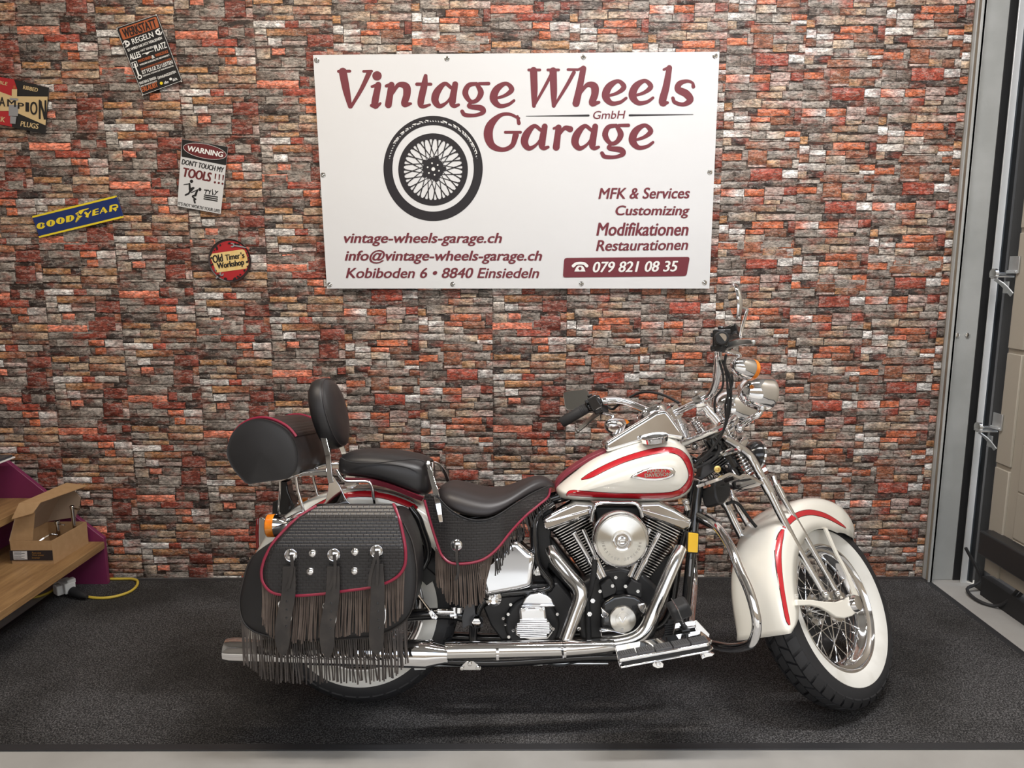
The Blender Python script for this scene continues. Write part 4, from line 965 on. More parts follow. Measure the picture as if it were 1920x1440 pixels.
def rf_px(k, pts):
    A = np.array([s[0] for s in SR]); out = []
    for x, y, w in pts:
        c_ = -.09
        for _ in range(12):
            u_ = B(k, x, y, c_) - RC; a_ = math.degrees(math.atan2(u_[2], u_[0])) % 360; r_ = math.hypot(u_[0], u_[2])
            ro_, hw, ri = (np.interp(a_, A, [s[j] for s in SR]) for j in (1, 2, 3)); f_ = min(max((r_ - ri) / (ro_ - ri), 0), 1)
            c_ = .5 * c_ - .5 * hw * float(np.interp(f_, [q[1] for q in FPROF[:8]], [-q[0] for q in FPROF[:8]]))
        out.append((a_, r_, w))
    return out
fstripe(PR, rf, rf_px('a', [(560, 1180, .004), (640, 1110, .012), (740, 1030, .014), (820, 985, .015), (910, 945, .015), (1000, 925, .015), (1100, 915, .0155), (1200, 916, .016), (1300, 930, .017), (1400, 962, .018), (1480, 995, .016), (1530, 1022, .004)]), -1, SR)
m = M(); m.band([U(.035, -.104, .02), U(.015, -.106, .10), U(-.01, -.103, .17), U(-.03, -.100, .255)], Uv(1, 0, .2), [.026, .017, .014, .017], .006, 5); obj('fender_stay', m, CREAM, parent=ff)

# ---- fork
fork = part('fork', bike)
for s in (-1, 1):
    c_ = .105 * s
    LG = [(1358, 824), (1379, 836), (1401, 853), (1413, 870), (1423, 889), (1441, 921), (1484, 1008), (1537, 1101), (1547, 1120)]
    def LEGP(q_): u_ = Fp('p', *q_, -.092); return U(u_[0], .092 * s, u_[2])
    m = M(); m.tube([LEGP(q_) for q_ in LG], [.012, .014, .0155, .016, .0155, .0145, .0125, .0115, .011], 16); m.cyl(LEGP((1428, 898)), LEGP((1443, 925)), .0178, 18); obj('rigid_leg', m, CHROME, parent=fork)
    m = M(); m.tube([LEGP((1449, 895)), LEGP((1461, 923)), LEGP((1512, 1012)), LEGP((1568, 1112))], .0098, 14); m.cyl(LEGP((1455, 910)), LEGP((1468, 936)), .0130, 14); obj('spring_leg', m, CHROME, parent=fork)
    m = M(); rp = [(lambda u_: (u_[0], u_[2]))(Fp('h', *q_, -.114)) for q_ in ((735, 706), (830, 708), (920, 720), (985, 724), (1040, 704), (1090, 680), (1125, 672), (1150, 700), (1140, 770), (1095, 812), (1040, 828), (990, 820), (945, 788), (890, 758), (820, 744), (738, 746))]
    m.prism([U(x, c_ * 1.08, z) for x, z in rp], Uv(0, -.012 * s, 0)); obj('rocker_arm', m, CREAM, parent=fork, bevel=.003)
    for q_ in ((1549, 1122), (1572, 1120)):
        m = M(); u_ = Fp('p', *q_, -.10); x, z = u_[0], u_[2]; m.cyl(U(x, .08 * s, z), U(x, .118 * s, z), .010, 6); m.ell(U(x, .10 * s, z + .008), (.0145, .0145, .0145), None, 12, 8); obj('rocker_pivot', m, STEEL, parent=fork)
    # coil springs over a guide rod
    ps = [np.array(Fp('i', *p_, -.055)) for p_ in ((470, 600), (545, 720), (585, 860), (800, 1285))]
    for a_, b_, nt_n in ((ps[0], ps[1], 6), (ps[2], ps[3], 13)):
        m = M(); A_p, B_p = U(a_[0], .055 * s, a_[2]), U(b_[0], .055 * s, b_[2]); u_, v_, ax_ = frame(B_p - A_p); L_ = np.linalg.norm(B_p - A_p)
        pts = [A_p + ax_ * L_ * i / (nt_n * 12) + (u_ * math.cos(i * math.pi / 6) + v_ * math.sin(i * math.pi / 6)) * .0165 for i in range(nt_n * 12 + 1)]
        m.tube(pts, .0034, 7, 1); obj('coil_spring', m, CHROME, parent=fork)
    m = M(); m.cyl(U(ps[0][0], .055*s, ps[0][2]), U(ps[3][0], .055*s, ps[3][2]), .007, 12); obj('spring_rod', m, STEEL, parent=fork)
    m = M(); m.band([U(ps[3][0] + .0, .02*s, ps[3][2] - .005), U(ps[3][0] + .01, .06*s, ps[3][2] - .01), U(-.285, c_, .45)], Uv(1, 0, .2), .045, .012, 4); obj('spring_perch', m, CHROME, parent=fork)
RT_ = RS @ rot((0, 1, 0), -RAKE)
m = M(); m.box(U(-.425, 0, .605), (.085, .235, .024), RT_); m.box(U(-.36, 0, .625), (.05, .17, .03), RT_); obj('top_yoke', m, CHROME, parent=fork, bevel=.009, seg=3)
m = M(); m.box(U(-.375, 0, .535), (.075, .21, .028), RT_); m.box(U(-.32, 0, .555), (.05, .15, .02), RT_); obj('lower_yoke', m, CHROME, parent=fork, bevel=.009, seg=3)
m = M(); m.cyl(U(-.31, 0, .44), U(-.40, 0, .59), .032, 24); m.cyl(U(-.335, 0, .487), U(-.36, 0, .528), .046, 24); obj('steering_neck', m, BLACK, parent=fork)
m = M(); m.band(Fs('z', [(850, 455), (930, 410), (1015, 375), (1100, 395), (1190, 432), (1280, 392), (1420, 440), (1580, 520), (1760, 515)], -.05), NF, .10, .010, 4); obj('fork_brace', m, CHROME, parent=fork)
m = M(); m.prism(Fs('z', [(950, 490), (1180, 470), (1260, 560), (1240, 700), (1130, 830), (1040, 830), (980, 700)], .0), NF * .06); obj('brake_caliper_bracket', m, SATIN, parent=fork, bevel=.006)
tubeobj('brake_hose', Fs('z', [(1180, 830), (1300, 800), (1400, 850), (1500, 980), (1640, 1170), (1750, 1300)], .02), .0055, RUBBER, fork)

# ---- handlebar with controls
bar = part('handlebar', bike)
HB = [(-.49, 0, .692), (-.49, .06, .692), (-.492, .11, .70), (-.515, .165, .737), (-.562, .222, .786), (-.618, .258, .796), (-.68, .293, .768), (-.738, .388, .742)]
GE = {-1: ((-.655, .312, .782), (-.765, .392, .727)), 1: ((-.662, .312, .784), (-.725, .395, .747))}
HBR = HB[:-2] + [GE[-1][0], GE[-1][1]]; HBL = HB[:-2] + [GE[1][0], GE[1][1]]
path = [U(x, -c_, z) for x, c_, z in HBR[:0:-1]] + [U(*p_) for p_ in HBL]
tubeobj('tube', path, .0127, CHROME, bar, 18, 8)
for s in (-1, 1):
    def H_(x, c_, z): return U(x, c_ * s, z)
    g0, g1 = np.array(GE[s][0]), np.array(GE[s][1]); gd = unit(g1 - g0)
    gv = lambda t: H_(*(g0 + (g1 - g0) * t))
    m = M(); gl = gv(1) - gv(0); m.lathe([(0, 0), (0, .018), (.004, .0195), (np.linalg.norm(gl) - .004, .0195), (np.linalg.norm(gl), .017), (np.linalg.norm(gl), 0)], gv(0), gl, 28)
    for q in range(3): m.lathe([(.012 + q*.006, .0195), (.013 + q*.006, .0205), (.014 + q*.006, .0195)], gv(0), gl, 28)
    obj('grip', m, RUBBER, parent=bar)
    u_, v_, a_ = frame(gl); Rg = np.stack([a_, u_, v_], 1)
    m = M(); m.box(gv(-.28), (.042, .05, .055), Rg); m.box(gv(-.28) + Rg @ V3(0, .012 * s, -.03), (.034, .04, .02), Rg); m.box(gv(-.28) + Rg @ V3(.0, 0, .032), (.02, .02, .012), Rg); m.cyl(gv(-.55), gv(-.0), .021, 20); obj('switch_housing', m, BLACK, parent=bar, bevel=.006, seg=3)
    m = M(); m.box(gv(-.1) + Rg @ V3(0, .02, .02), (.012, .016, .014), Rg); m.box(gv(-.3) + Rg @ V3(.01, -.026, .01), (.016, .01, .014), Rg); obj('switch_button', m, PLASTIC, parent=bar, bevel=.002)
    pv = H_(-.632, .285, .772)
    m = M(); m.box(pv + Uv(.012, 0, .0), (.05, .03, .03), RS); obj('lever_perch', m, SATIN, parent=bar, bevel=.005)
    tip = H_(-.640, .405, .728)
    m = M(); m.band([pv + Uv(.018, .004*s, -.004), H_(-.618, .33, .762), H_(-.622, .37, .748), tip], Uv(.25, 0, 1), [.020, .020, .015, .013], .009, 5); m.ell(tip, (.008, .008, .008), None, 12, 8); obj('lever', m, CAST, parent=bar, bevel=.002)
    # turn signal under the perch
    sc = np.array(Fp('i', 745, 175, -.28)); sc[1] = .28 * s
    if s > 0: sc = np.array(Fp('e', 650, 490, .28))
    ax_ = Uv(1, 0, -.08); C_ = U(*sc)
    m = M(); m.lathe([(-.052, 0), (-.05, .010), (-.04, .021), (-.02, .0305), (.004, .0345), (.016, .036), (.018, .036)], C_, ax_, 32); obj('signal_body', m, CHROME, parent=bar)
    m = M(); m.lathe([(.018, .0362), (.036, .0355), (.043, .030), (.048, .017), (.049, 0)], C_, ax_, 32); obj('signal_lens', m, AMBER, parent=bar)
    tubeobj('signal_stalk', [C_ + Uv(-.01, 0, .028), C_ + Uv(-.012, 0, .045), pv + Uv(.012, 0, -.012)], [.009, .007, .009], CHROME, bar)
    # mirror
    if s < 0:
        mp_ = [U(*Fp('f', *p_, -.33)) for p_ in ((890, 690), (905, 600), (950, 440), (965, 380), (930, 360), (880, 352))]; mc = U(*Fp('f', 822, 280, -.345)); ang = 141
    else:
        mc = U(*Fp('e', 290, 253, .37)); mp_ = [pv + Uv(.01, 0, .012), U(*Fp('e', 430, 250, .35)), mc + Uv(.02, 0, 0)]; ang = -148
    tubeobj('mirror_stem', mp_, .0048, CHROME, bar, 10)
    nn = Uv(math.cos(rad(ang)), math.sin(rad(ang)), .06); nn = unit(nn); u_, v_, _ = frame(nn, RS @ np.array((0, 0, 1.0)))
    if s < 0: O_ = [(-.042, .050), (.012, .052), (.040, .030), (.042, -.01), (.018, -.046), (-.012, -.055), (-.036, -.032), (-.050, .012)]
    else: O_ = [(-.046, .030), (-.02, .038), (.040, .044), (.046, .012), (.042, -.028), (.01, -.036), (-.040, -.038), (-.052, -.006)]
    if s > 0: O_ = [(-a, b_) for a, b_ in O_]
    O_ = [p_ for p_ in smooth_closed([np.array(p_) for p_ in O_], 4)]
    m = M(); rg_ = []
    for (sc_, off) in ((.94, .004), (1, .003), (1.02, 0), (.97, -.008), (.8, -.015), (.5, -.019), (.02, -.020)): rg_.append([mc + u_*p_[0]*sc_ + v_*p_[1]*sc_ + nn*off for p_ in O_])
    m.loft(rg_, False); obj('mirror_shell', m, CHROME, parent=bar)
    m = M(); m.add([mc + u_*p_[0]*.95 + v_*p_[1]*.95 + nn*.0042 for p_ in O_], [tuple(range(len(O_)))]); obj('mirror_glass', m, GLASS_MIRROR, parent=bar)
    # riser and clamp
    m = M(); m.cyl(H_(-.445, .075, .615), H_(-.487, .062, .683), .0165, 20); m.cyl(H_(-.462, .07, .642), H_(-.470, .067, .655), .020, 20); obj('riser', m, CHROME, parent=bar)
    m = M(); m.box(H_(-.491, .062, .692), (.036, .034, .046), RT_); bolt(m, H_(-.507, .062, .718), .006, Uv(-.53, 0, .85)); obj('bar_clamp', m, CHROME, parent=bar, bevel=.006, seg=3)
m = M(); m.box(U(*Fp('f', 775, 640, -.275)), (.052, .060, .034), RS @ rot((0, 0, 1), .35)); obj('fluid_reservoir', m, BLACK, parent=bar, bevel=.006, seg=3)
for pts, r in (([(560, 40, -.30), (545, 160, -.28), (590, 250, -.26), (612, 420, -.24), (600, 600, -.22), (545, 800, -.16), (430, 1000, -.12), (250, 1190, -.08)], .0042), ([(520, 100, -.29), (560, 220, -.26), (580, 450, -.24), (575, 640, -.22), (520, 860, -.14), (380, 1060, -.1), (240, 1160, -.07)], .004),
               ([(490, 100, -.28), (530, 260, -.26), (520, 390, -.24), (460, 470, -.22), (440, 560, -.2), (450, 640, -.16)], .0035), ([(500, 980, -.06), (470, 1080, -.06), (380, 1150, -.07), (250, 1220, -.07)], .005), ([(620, 250, -.26), (628, 330, -.25), (590, 450, -.24), (555, 560, -.2), (560, 700, -.15)], .0035)):
    tubeobj('cable', Bs('i', pts), r, RUBBER, bar, 10)
tubeobj('cable', Bs('e', [(770, 225, .32), (850, 188, .30), (950, 178, .26), (1060, 200, .22), (1150, 240, .18), (1210, 275, .14)]), .005, RUBBER, bar, 10)
tubeobj('cable', Bs('e', [(560, 300, .36), (620, 330, .34), (700, 270, .30), (800, 290, .24), (900, 380, .18)]), .005, RUBBER, bar, 10)

# ---- lamps and horn
lamps = part('headlamp', bike)
hc = U(*Fp('i', 650, 590, 0)); ax_ = Uv(1, 0, -.06)
m = M(); m.lathe([(-.095, 0), (-.092, .02), (-.08, .038), (-.055, .054), (-.02, .064), (.015, .068), (.025, .072), (.035, .071)], hc, ax_, 40); obj('shell', m, CHROME, parent=lamps)
LENS = mat('lamp_lens', (.85, .87, .88), .08, 0, .8)
m = M(); m.lathe([(.035, .068), (.045, .05), (.052, .025), (.054, 0)], hc, ax_, 40); obj('lens', m, LENS, parent=lamps)
tubeobj('bracket', [hc + Uv(-.02, 0, -.06), hc + Uv(-.06, 0, -.10), U(-.36, 0, .60)], .012, CHROME, lamps)
for s in (-1, 1):
    pl_ = part('passing_lamp', bike); pc = np.array(Fp('i', 890, 430, -.20)); pc[1] *= -s if s > 0 else 1; pc[1] = .20 * s; P_ = U(*pc); ax_ = Uv(1, -.12 if s < 0 else .12, -.04)
    m = M(); m.lathe([(-.072, 0), (-.070, .018), (-.058, .036), (-.035, .050), (-.005, .0575), (.018, .060), (.026, .062), (.034, .060)], P_, ax_, 40); obj('shell', m, CHROME, parent=pl_)
    m = M(); m.lathe([(.034, .057), (.042, .04), (.047, .02), (.048, 0)], P_, ax_, 40); obj('lens', m, LENS, parent=pl_)
    m = M(); st_ = [U(*(np.array(Fp('i', *p_[:2], p_[2])) * np.array((1, -s if s > 0 else 1, 1)))) for p_ in ((930, 590, -.20), (900, 660, -.19), (840, 690, -.17), (760, 740, -.13), (700, 800, -.10))]
    if s > 0: st_ = [U(*(np.array(Fp('i', *p_[:2], p_[2])) * np.array((1, -1, 1)))) for p_ in ((930, 590, -.20), (900, 660, -.19), (840, 690, -.17), (760, 740, -.13), (700, 800, -.10))]
    m.tube(st_, .0095, 14); m.ell(st_[0], (.015, .015, .015), None, 14, 8); m.ell(st_[-1], (.017, .017, .017), None, 14, 8); obj('stalk', m, CHROME, parent=pl_)
m = M(); hp = U(*Fp('i', 850, 1085, 0)); ax_ = Uv(.9, -.25, -.2)
m.lathe([(-.03, 0), (-.03, .03), (-.012, .05), (.004, .056), (.012, .056), (.014, .050), (.008, .04), (.004, .015), (.006, 0)], hp, ax_, 40); hn = obj('horn', m, BLACK, parent=bike)
m = M(); m.lathe([(.004, .0555), (.010, .0585), (.015, .0555)], hp, ax_, 40); obj('horn_rim', m, CHROME, parent=hn)

# ---- tank
OT = [B('e', x, y, -.06) for x, y in ((112, 1055), (122, 1110), (165, 1150), (300, 1168), (500, 1174), (700, 1178), (950, 1178), (1150, 1172), (1262, 1138), (1335, 1068), (1366, 970), (1370, 880), (1352, 790), (1318, 715), (1265, 648), (1190, 598), (1095, 570), (1000, 578), (900, 602), (700, 662), (560, 718), (400, 802), (250, 922), (150, 1008))]
OT = [np.array((p_[0], p_[2])) for p_ in smooth_closed(OT, 4)]; TWID = .152
_a = np.array(OT); _b = np.roll(_a, -1, 0); _d = _b - _a
def tank_h(x, z):
    p_ = np.array((x, z)); t_ = np.clip(((p_ - _a) * _d).sum(1) / (_d * _d).sum(1), 0, 1); dd = np.linalg.norm(p_ - (_a + _d * t_[:, None]), axis=1).min()
    q_ = min(dd / .098, 1); return TWID * (1 - (1 - q_) ** 2.4) ** (1 / 2.0)
def on_tank(k, x, y, lift=0):
    yy = -.12
    for _ in range(8): p_ = B(k, x, y, yy); yy = -tank_h(p_[0], p_[2]) - lift
    return np.array((p_[0], yy, p_[2]))
m = M(); S_ = [np.array(p_) for p_ in ((.225, .727), (.33, .757), (.45, .783), (.515, .790))]
N_ = [nearest(p_, S_) for p_ in OT]
for s in (-1, 1):
    rings = []
    for t_ in (0, .015, .04, .08, .13, .2, .3, .42, .56, .7, .85, 1):
        rings.append([np.array((w[0], s * tank_h(*w), w[1])) for w in (p_ * (1 - t_) + q_ * t_ for p_, q_ in zip(OT, N_))])
    m.loft(rings, False)
tank = obj('fuel_tank', m, CREAM, parent=bike, sharp=80)
TS = [(335, 966, 6), (425, 925, 42), (590, 842, 46), (770, 770, 46), (990, 712, 50), (1135, 700, 48), (1225, 728, 48), (1282, 790, 48), (1317, 880, 42), (1320, 960, 42), (1280, 1035, 48), (1205, 1088, 46), (1050, 1114, 48), (700, 1113, 40), (400, 1098, 46), (250, 1088, 48), (200, 1108, 8)]
def tank_strip(pts, dw, lift, mt, name, label=None, kk=8):
    m = M(); S = smooth([np.array(p_, float) for p_ in pts], kk); rows = []
    for i, p_ in enumerate(S):
        tg = S[min(i+1, len(S)-1)][:2] - S[max(i-1, 0)][:2]; tg /= np.linalg.norm(tg) + 1e-9; nn = np.array((-tg[1], tg[0])); w = max(p_[2] + dw, 2)
        rows.append([on_tank('e', *(p_[:2] + nn * w * e), lift) for e in np.linspace(-.5, .5, 5)])
    m.loft(rows, False, 0, False); obj(name, m, mt, parent=tank, label=label)
tank_strip(TS, 9, .0006, STRIPE_EDGE, 'pinstripe', 'dark edge of the red stripe'); tank_strip(TS, 0, .0012, RED, 'stripe', 'red teardrop stripe')
BG = [(775, 945), (820, 912), (880, 880), (960, 856), (1040, 848), (1110, 849), (1165, 864), (1187, 895), (1172, 935), (1125, 962), (1060, 974), (1000, 980), (900, 977), (835, 962)]
bc = np.array((1000, 915.0))
m = M(); rings = []
for sc_, lf in ((1.0, 0), (.99, .004), (.94, .006), (.86, .007), (.78, .007), (.5, .007)): rings.append([on_tank('e', *(bc + (np.array(p_) - bc) * np.array((sc_, sc_ - (.12 if sc_ < .9 else 0)))), lf) for p_ in BG])
m.loft(rings, False); obj('badge', m, CHROME, parent=tank, sharp=30, label='chrome tank badge rim')
m = M(); m.add([on_tank('e', *(bc + (np.array(p_) - bc) * np.array((.76, .64))), .0074) for p_ in BG], [tuple(range(len(BG)))]); obj('badge_field', m, RED, parent=tank, label='red field of the badge')
m = M(); pb_ = on_tank('e', 1040, 912, .0082); tp = lambda q_: np.array([B('e', q_[0], q_[1], pb_[1])[0], on_tank('e', q_[0], q_[1], .0082)[1], B('e', q_[0], q_[1], pb_[1])[2]])
text(m, 'HARLEY', 'e', (930, 908), (1112, 898), (926, 878), 0, bold=.05, plane=tp); text(m, 'DAVIDSON', 'e', (908, 948), (1140, 934), (904, 914), 0, bold=.05, plane=tp); obj('badge_lettering', m, CHROME, parent=tank, fix=False, label='silver lettering on the badge')
fc = on_tank('e', 985, 598, 0); fc = B('e', 994, 588, -.10); nx_ = unit(V3(-.16, -.16, 1))
m = M(); m.lathe([(-.012, .043), (.0, .0455), (.003, .0465), (.006, .0445), (.008, .036), (.007, .028), (.009, .02), (.011, 0)], fc, nx_, 36); obj('filler_cap', m, CHROME, parent=tank)
# console between the tank halves
con = part('dash_console', bike)
CP = [(540, 640), (600, 600), (720, 525), (860, 440), (1000, 352), (1100, 328), (1150, 385), (1225, 490), (1290, 590), (1240, 612), (1090, 590), (900, 630), (700, 690), (560, 730)]
m = M(); m.prism(Bs('e', CP, -.066), (0, .132, 0)); obj('cover', m, CHROME, parent=con, bevel=.024, seg=5)
sl = unit(B('e', 1080, 335) - B('e', 640, 590)); nrm_ = np.array((-sl[2], 0, sl[0])); sc_ = B('e', 985, 385) + nrm_ * .010
m = M(); m.lathe([(-.01, .055), (.008, .055), (.014, .052), (.014, .046), (.010, .044)], sc_, nrm_, 40); obj('gauge_bezel', m, CHROME, parent=con)
m = M(); m.lathe([(.010, .045), (.0105, 0)], sc_, nrm_, 40); obj('gauge_face', m, BLACK, parent=con)
m = M(); kp = B('e', 850, 475); m.lathe([(-.006, .018), (.012, .016), (.016, .01), (.016, 0)], kp, nrm_, 24); kp = B('e', 680, 570); m.lathe([(-.006, .02), (.008, .018), (.012, .01), (.012, 0)], kp, nrm_, 24); obj('knob', m, CHROME, parent=con)
m = M(); m.band(Bs('e', [(118, 1075), (112, 1010), (150, 950), (250, 868), (400, 772), (545, 705)], 0), (0, 1, 0), [.05, .06, .075, .085, .09, .09], .012, 5); obj('tank_strap', m, MAROON, parent=bike, bevel=.003, label='maroon leather strip behind the console')
# ---- rider seat
def bolts(name, pts, r, mt, parent, h=.006, off=(0, 0, 0)):
    for p_ in pts: m = M(); bolt(m, np.array(p_) + V3(*off), r, h=h); obj(name, m, mt, parent=parent)
FRINGE = mat('dark_fringe_leather', (.040, .032, .028), .7, vary=(25, (.075, .060, .050), .4, .7))
seat = part('rider_seat', bike)
ST = [(283, 478, 530, .10), (310, 446, 575, .135), (360, 420, 640, .160), (430, 413, 690, .176), (550, 448, 738, .186), (700, 482, 750, .188), (780, 487, 735, .182), (860, 480, 695, .168), (940, 460, 645, .150), (1020, 425, 590, .128), (1100, 387, 545, .105), (1180, 360, 502, .084), (1250, 362, 470, .066), (1310, 390, 458, .050), (1342, 425, 462, .030)]
m = M(); rings = []
for (x, yt, yb_, w) in ST:
    zt = B('c', x, yt, .0)[2]; pb_ = B('c', x, yb_, -w); xx = B('c', x, (yt + yb_) / 2, -w * .6)[0]; zb_ = min(pb_[2], zt - .015); R_ = []
    for (fy, fz) in ((-1, 0), (-1.01, .25), (-.97, .55), (-.86, .82), (-.66, .97), (-.4, 1.0), (0, .985), (.4, 1.0), (.66, .97), (.86, .82), (.97, .55), (1.01, .25), (1, 0), (0, -.1)): R_.append(np.array((xx, fy * w, zb_ + (zt - zb_) * fz)))
    rings.append(R_)
m.loft(rings); obj('pad', m, LEATHER_TOP, parent=seat, sub=2, sharp=180)
def sy(x, y, t=0): return float(np.interp(x, [170, 400, 620, 850, 1000, 1150, 1310], [-.165, -.187, -.193, -.176, -.142, -.103, -.060])) - .004
SKO = [(190, 520), (285, 530), (340, 600), (420, 672), (520, 728), (620, 755), (740, 748), (850, 700), (1000, 602), (1150, 512), (1270, 455), (1305, 470), (1285, 545), (1200, 620), (1080, 720), (950, 860), (830, 1010), (720, 1100), (600, 1140), (470, 1150), (390, 1132), (330, 1075), (300, 1010), (258, 880), (205, 700), (172, 580)]
def scanfill(m, k, outl, yfun, rows=True, n=26, q=18, kk=4):
    O = [np.array(p_[:2], float) for p_ in smooth_closed(outl, kk)]; ax = 1 if rows else 0; lo, hi = min(p_[ax] for p_ in O), max(p_[ax] for p_ in O); R_ = []
    for t in lo + (hi - lo) * (.5 - .5 * np.cos(np.pi * np.linspace(.012, .988, n))):
        xs = []
        for a_, b_ in zip(O, O[1:] + O[:1]):
            if (a_[ax] - t) * (b_[ax] - t) <= 0 and a_[ax] != b_[ax]: xs.append(a_[1-ax] + (b_[1-ax] - a_[1-ax]) * (t - a_[ax]) / (b_[ax] - a_[ax]))
        w0, w1 = min(xs), max(xs); row = []
        for s_ in np.linspace(0, 1, q):
            w = w0 + (w1 - w0) * s_; x_, y_ = (w, t) if rows else (t, w); row.append(B(k, x_, y_, yfun(x_, y_)))
        R_.append(row)
    m.loft(R_, False, 0, False)
m = M(); scanfill(m, 'c', SKO, sy, False, 40, 16, 3); o = obj('skirt', m, BASKET, parent=seat); q = o.modifiers.new('thick', 'SOLIDIFY'); q.thickness = .004; q.offset = 0
PP = [(172, 575), (205, 700), (258, 880), (300, 1010), (330, 1075), (390, 1132), (470, 1150), (600, 1140), (720, 1100), (830, 1010), (950, 860), (1080, 720), (1200, 620), (1285, 545), (1303, 470)]
tubeobj('piping', [B('c', x, y, sy(x, y) - .003) for x, y in PP], .0042, PIPING, seat, 10)
tubeobj('welt', [B('c', x, y, sy(x, y) - .003) for x, y in ((285, 530), (340, 600), (420, 672), (520, 728), (620, 755), (740, 748), (850, 700), (1000, 602), (1150, 512), (1275, 455))], .0024, LEATHER, seat, 8)
def along(pts, n):
    P = [np.array(p_, float) for p_ in smooth([np.array(p_, float) for p_ in pts], 6)]; d = np.concatenate([[0], np.cumsum([np.linalg.norm(P[i+1][:2] - P[i][:2]) for i in range(len(P)-1)])]); A = np.array(P)
    return [np.array([np.interp(t, d, A[:, j]) for j in range(A.shape[1])]) for t in np.linspace(0, d[-1], n)]
def fringe(name, parent, k, top, bot, n, w, ytop, ybot, seed=1, mt=SUEDE, wav=6, gap=.8):
    rg = random.Random(seed); T_, B_ = along(top, n), along(bot, n); m = M()
    for a, b_ in zip(T_, B_):
        if rg.random() > gap + .2: continue
        ph = rg.uniform(0, 6.28); am = rg.uniform(.2, 1) * wav; ln = rg.uniform(.93, 1.03); pts = []
        yt = ytop(a) if callable(ytop) else ytop; yb_ = ybot(b_) if callable(ybot) else ybot; jy = rg.uniform(-.006, .006)
        for i in range(6):
            t = i / 5; q_ = a[:2] + (b_[:2] - a[:2]) * t * ln; q_ = q_ + np.array((am * math.sin(ph + t * 3.0) * t, 0))
            pts.append(B(k, q_[0], q_[1], yt + (yb_ - yt) * t + jy * t))
        m.band(pts, unit(V3(1, rg.uniform(-.45, .45), 0)), w * rg.uniform(.8, 1.1), .0013, 2)
    return obj(name, m, mt, parent=parent, sharp=30)
fringe('fringe', seat, 'c', [(275, 1000), (320, 1090), (400, 1140), (600, 1140), (720, 1100), (790, 1050)], [(280, 1330), (330, 1400), (400, 1510), (560, 1540), (690, 1500), (720, 1330)], 36, .0042, lambda a: sy(*a[:2]) + .006, lambda a: sy(*a[:2]) + .004, 3, wav=10)
fringe('fringe', seat, 'c', [(800, 1040), (870, 960), (950, 860), (1080, 720), (1200, 620), (1290, 540)], [(815, 1270), (880, 1140), (975, 1020), (1100, 860), (1215, 730), (1320, 600)], 36, .0040, lambda a: sy(*a[:2]) + .005, lambda a: sy(*a[:2]) + .003, 4, STRAPM, wav=16)
m = M(); cp_ = B('c', 467, 980, -.192); dome(m, cp_, .0175, .010); m.lathe([(0, .0175), (.003, .020), (0, .0205)], cp_, (0, -1, 0), 24); obj('concho', m, CHROME, parent=seat)
m = M(); m.band([B('c', *p_, y_) for p_, y_ in (((465, 985), -.206), ((463, 1060), -.203), ((470, 1150), -.202), ((478, 1220), -.201), ((452, 1300), -.201))], (1, 0, 0), .0085, .0016, 3); obj('lace', m, STRAPM, parent=seat)
# ---- pillion seat, grab strap, backrest
pil = part('pillion_seat', bike)
SP = [(948, 640, 735, .07), (965, 608, 770, .105), (1010, 585, 792, .125), (1100, 575, 797, .138), (1200, 576, 808, .142), (1300, 580, 835, .144), (1400, 594, 872, .143), (1500, 612, 915, .138), (1570, 628, 945, .128), (1615, 655, 930, .112), (1640, 700, 860, .09)]
m = M(); rings = []
for (x, yt, yb_, w) in SP:
    zt = B('a', x, yt, 0)[2]; zb_ = B('a', x, yb_, -w)[2]; xx = B('a', x, (yt + yb_)/2, -w*.6)[0]
    rings.append([np.array((xx, fy * w, zb_ + (zt - zb_) * fz)) for fy, fz in ((-.96, 0), (-1.0, .25), (-1.0, .55), (-.93, .78), (-.72, .93), (-.4, 1), (0, 1.01), (.4, 1), (.72, .93), (.93, .78), (1.0, .55), (1, .25), (.96, 0), (0, -.05))])
m.loft(rings); obj('pad', m, LEATHER, parent=pil, sub=2, sharp=180)
tubeobj('welt', Bs('a', [(955, 640), (1010, 668), (1100, 682), (1200, 684), (1300, 674), (1420, 660), (1520, 655), (1580, 672), (1605, 720)], -.143), .0016, LEATHER, pil, 8)
m = M(); tp_ = [(985, 796), (1100, 797), (1190, 803), (1300, 832), (1400, 868), (1500, 910), (1578, 942)]; bt_ = [(990, 806), (1100, 822), (1190, 842), (1300, 868), (1400, 905), (1500, 945), (1562, 966)]
a_ = [B('a', *p_, -.137) for p_ in smooth([np.array(p_, float) for p_ in tp_], 3)]; b_ = [B('a', *p_, -.128) for p_ in smooth([np.array(p_, float) for p_ in bt_], 3)]
m.loft([[p_ + V3(0, .02, 0) for p_ in a_], a_, b_, [p_ + V3(0, .03, 0) for p_ in b_]], False, 0, False); obj('lower_band', m, MAROON, parent=pil, label='maroon leather lower band')
gr = part('grab_strap', bike)
m = M(); m.band(Bs('a', [(1612, 668, -.12), (1618, 720, -.135), (1640, 800, -.15), (1668, 900, -.172), (1690, 1010, -.19), (1708, 1125, -.198)]), (1, 0, .2), [.010, .013, .016, .018, .017, .012], .004, 5); obj('near_bar', m, CHROME, parent=gr, bevel=.001)
m = M(); m.band(Bs('a', [(1640, 672, .12), (1690, 690, .13), (1735, 750, .145), (1765, 830, .16)]), (1, 0, .2), [.008, .010, .012, .012], .004, 5); obj('far_bar', m, CHROME, parent=gr, bevel=.001)
m = M(); m.band([B('a', 1612, 668, -.12), B('a', 1625, 660, -.06), B('a', 1635, 662, .06), B('a', 1640, 672, .12)], (1, 0, .1), .014, .004, 5); obj('cross_strap', m, LEATHER, parent=gr)
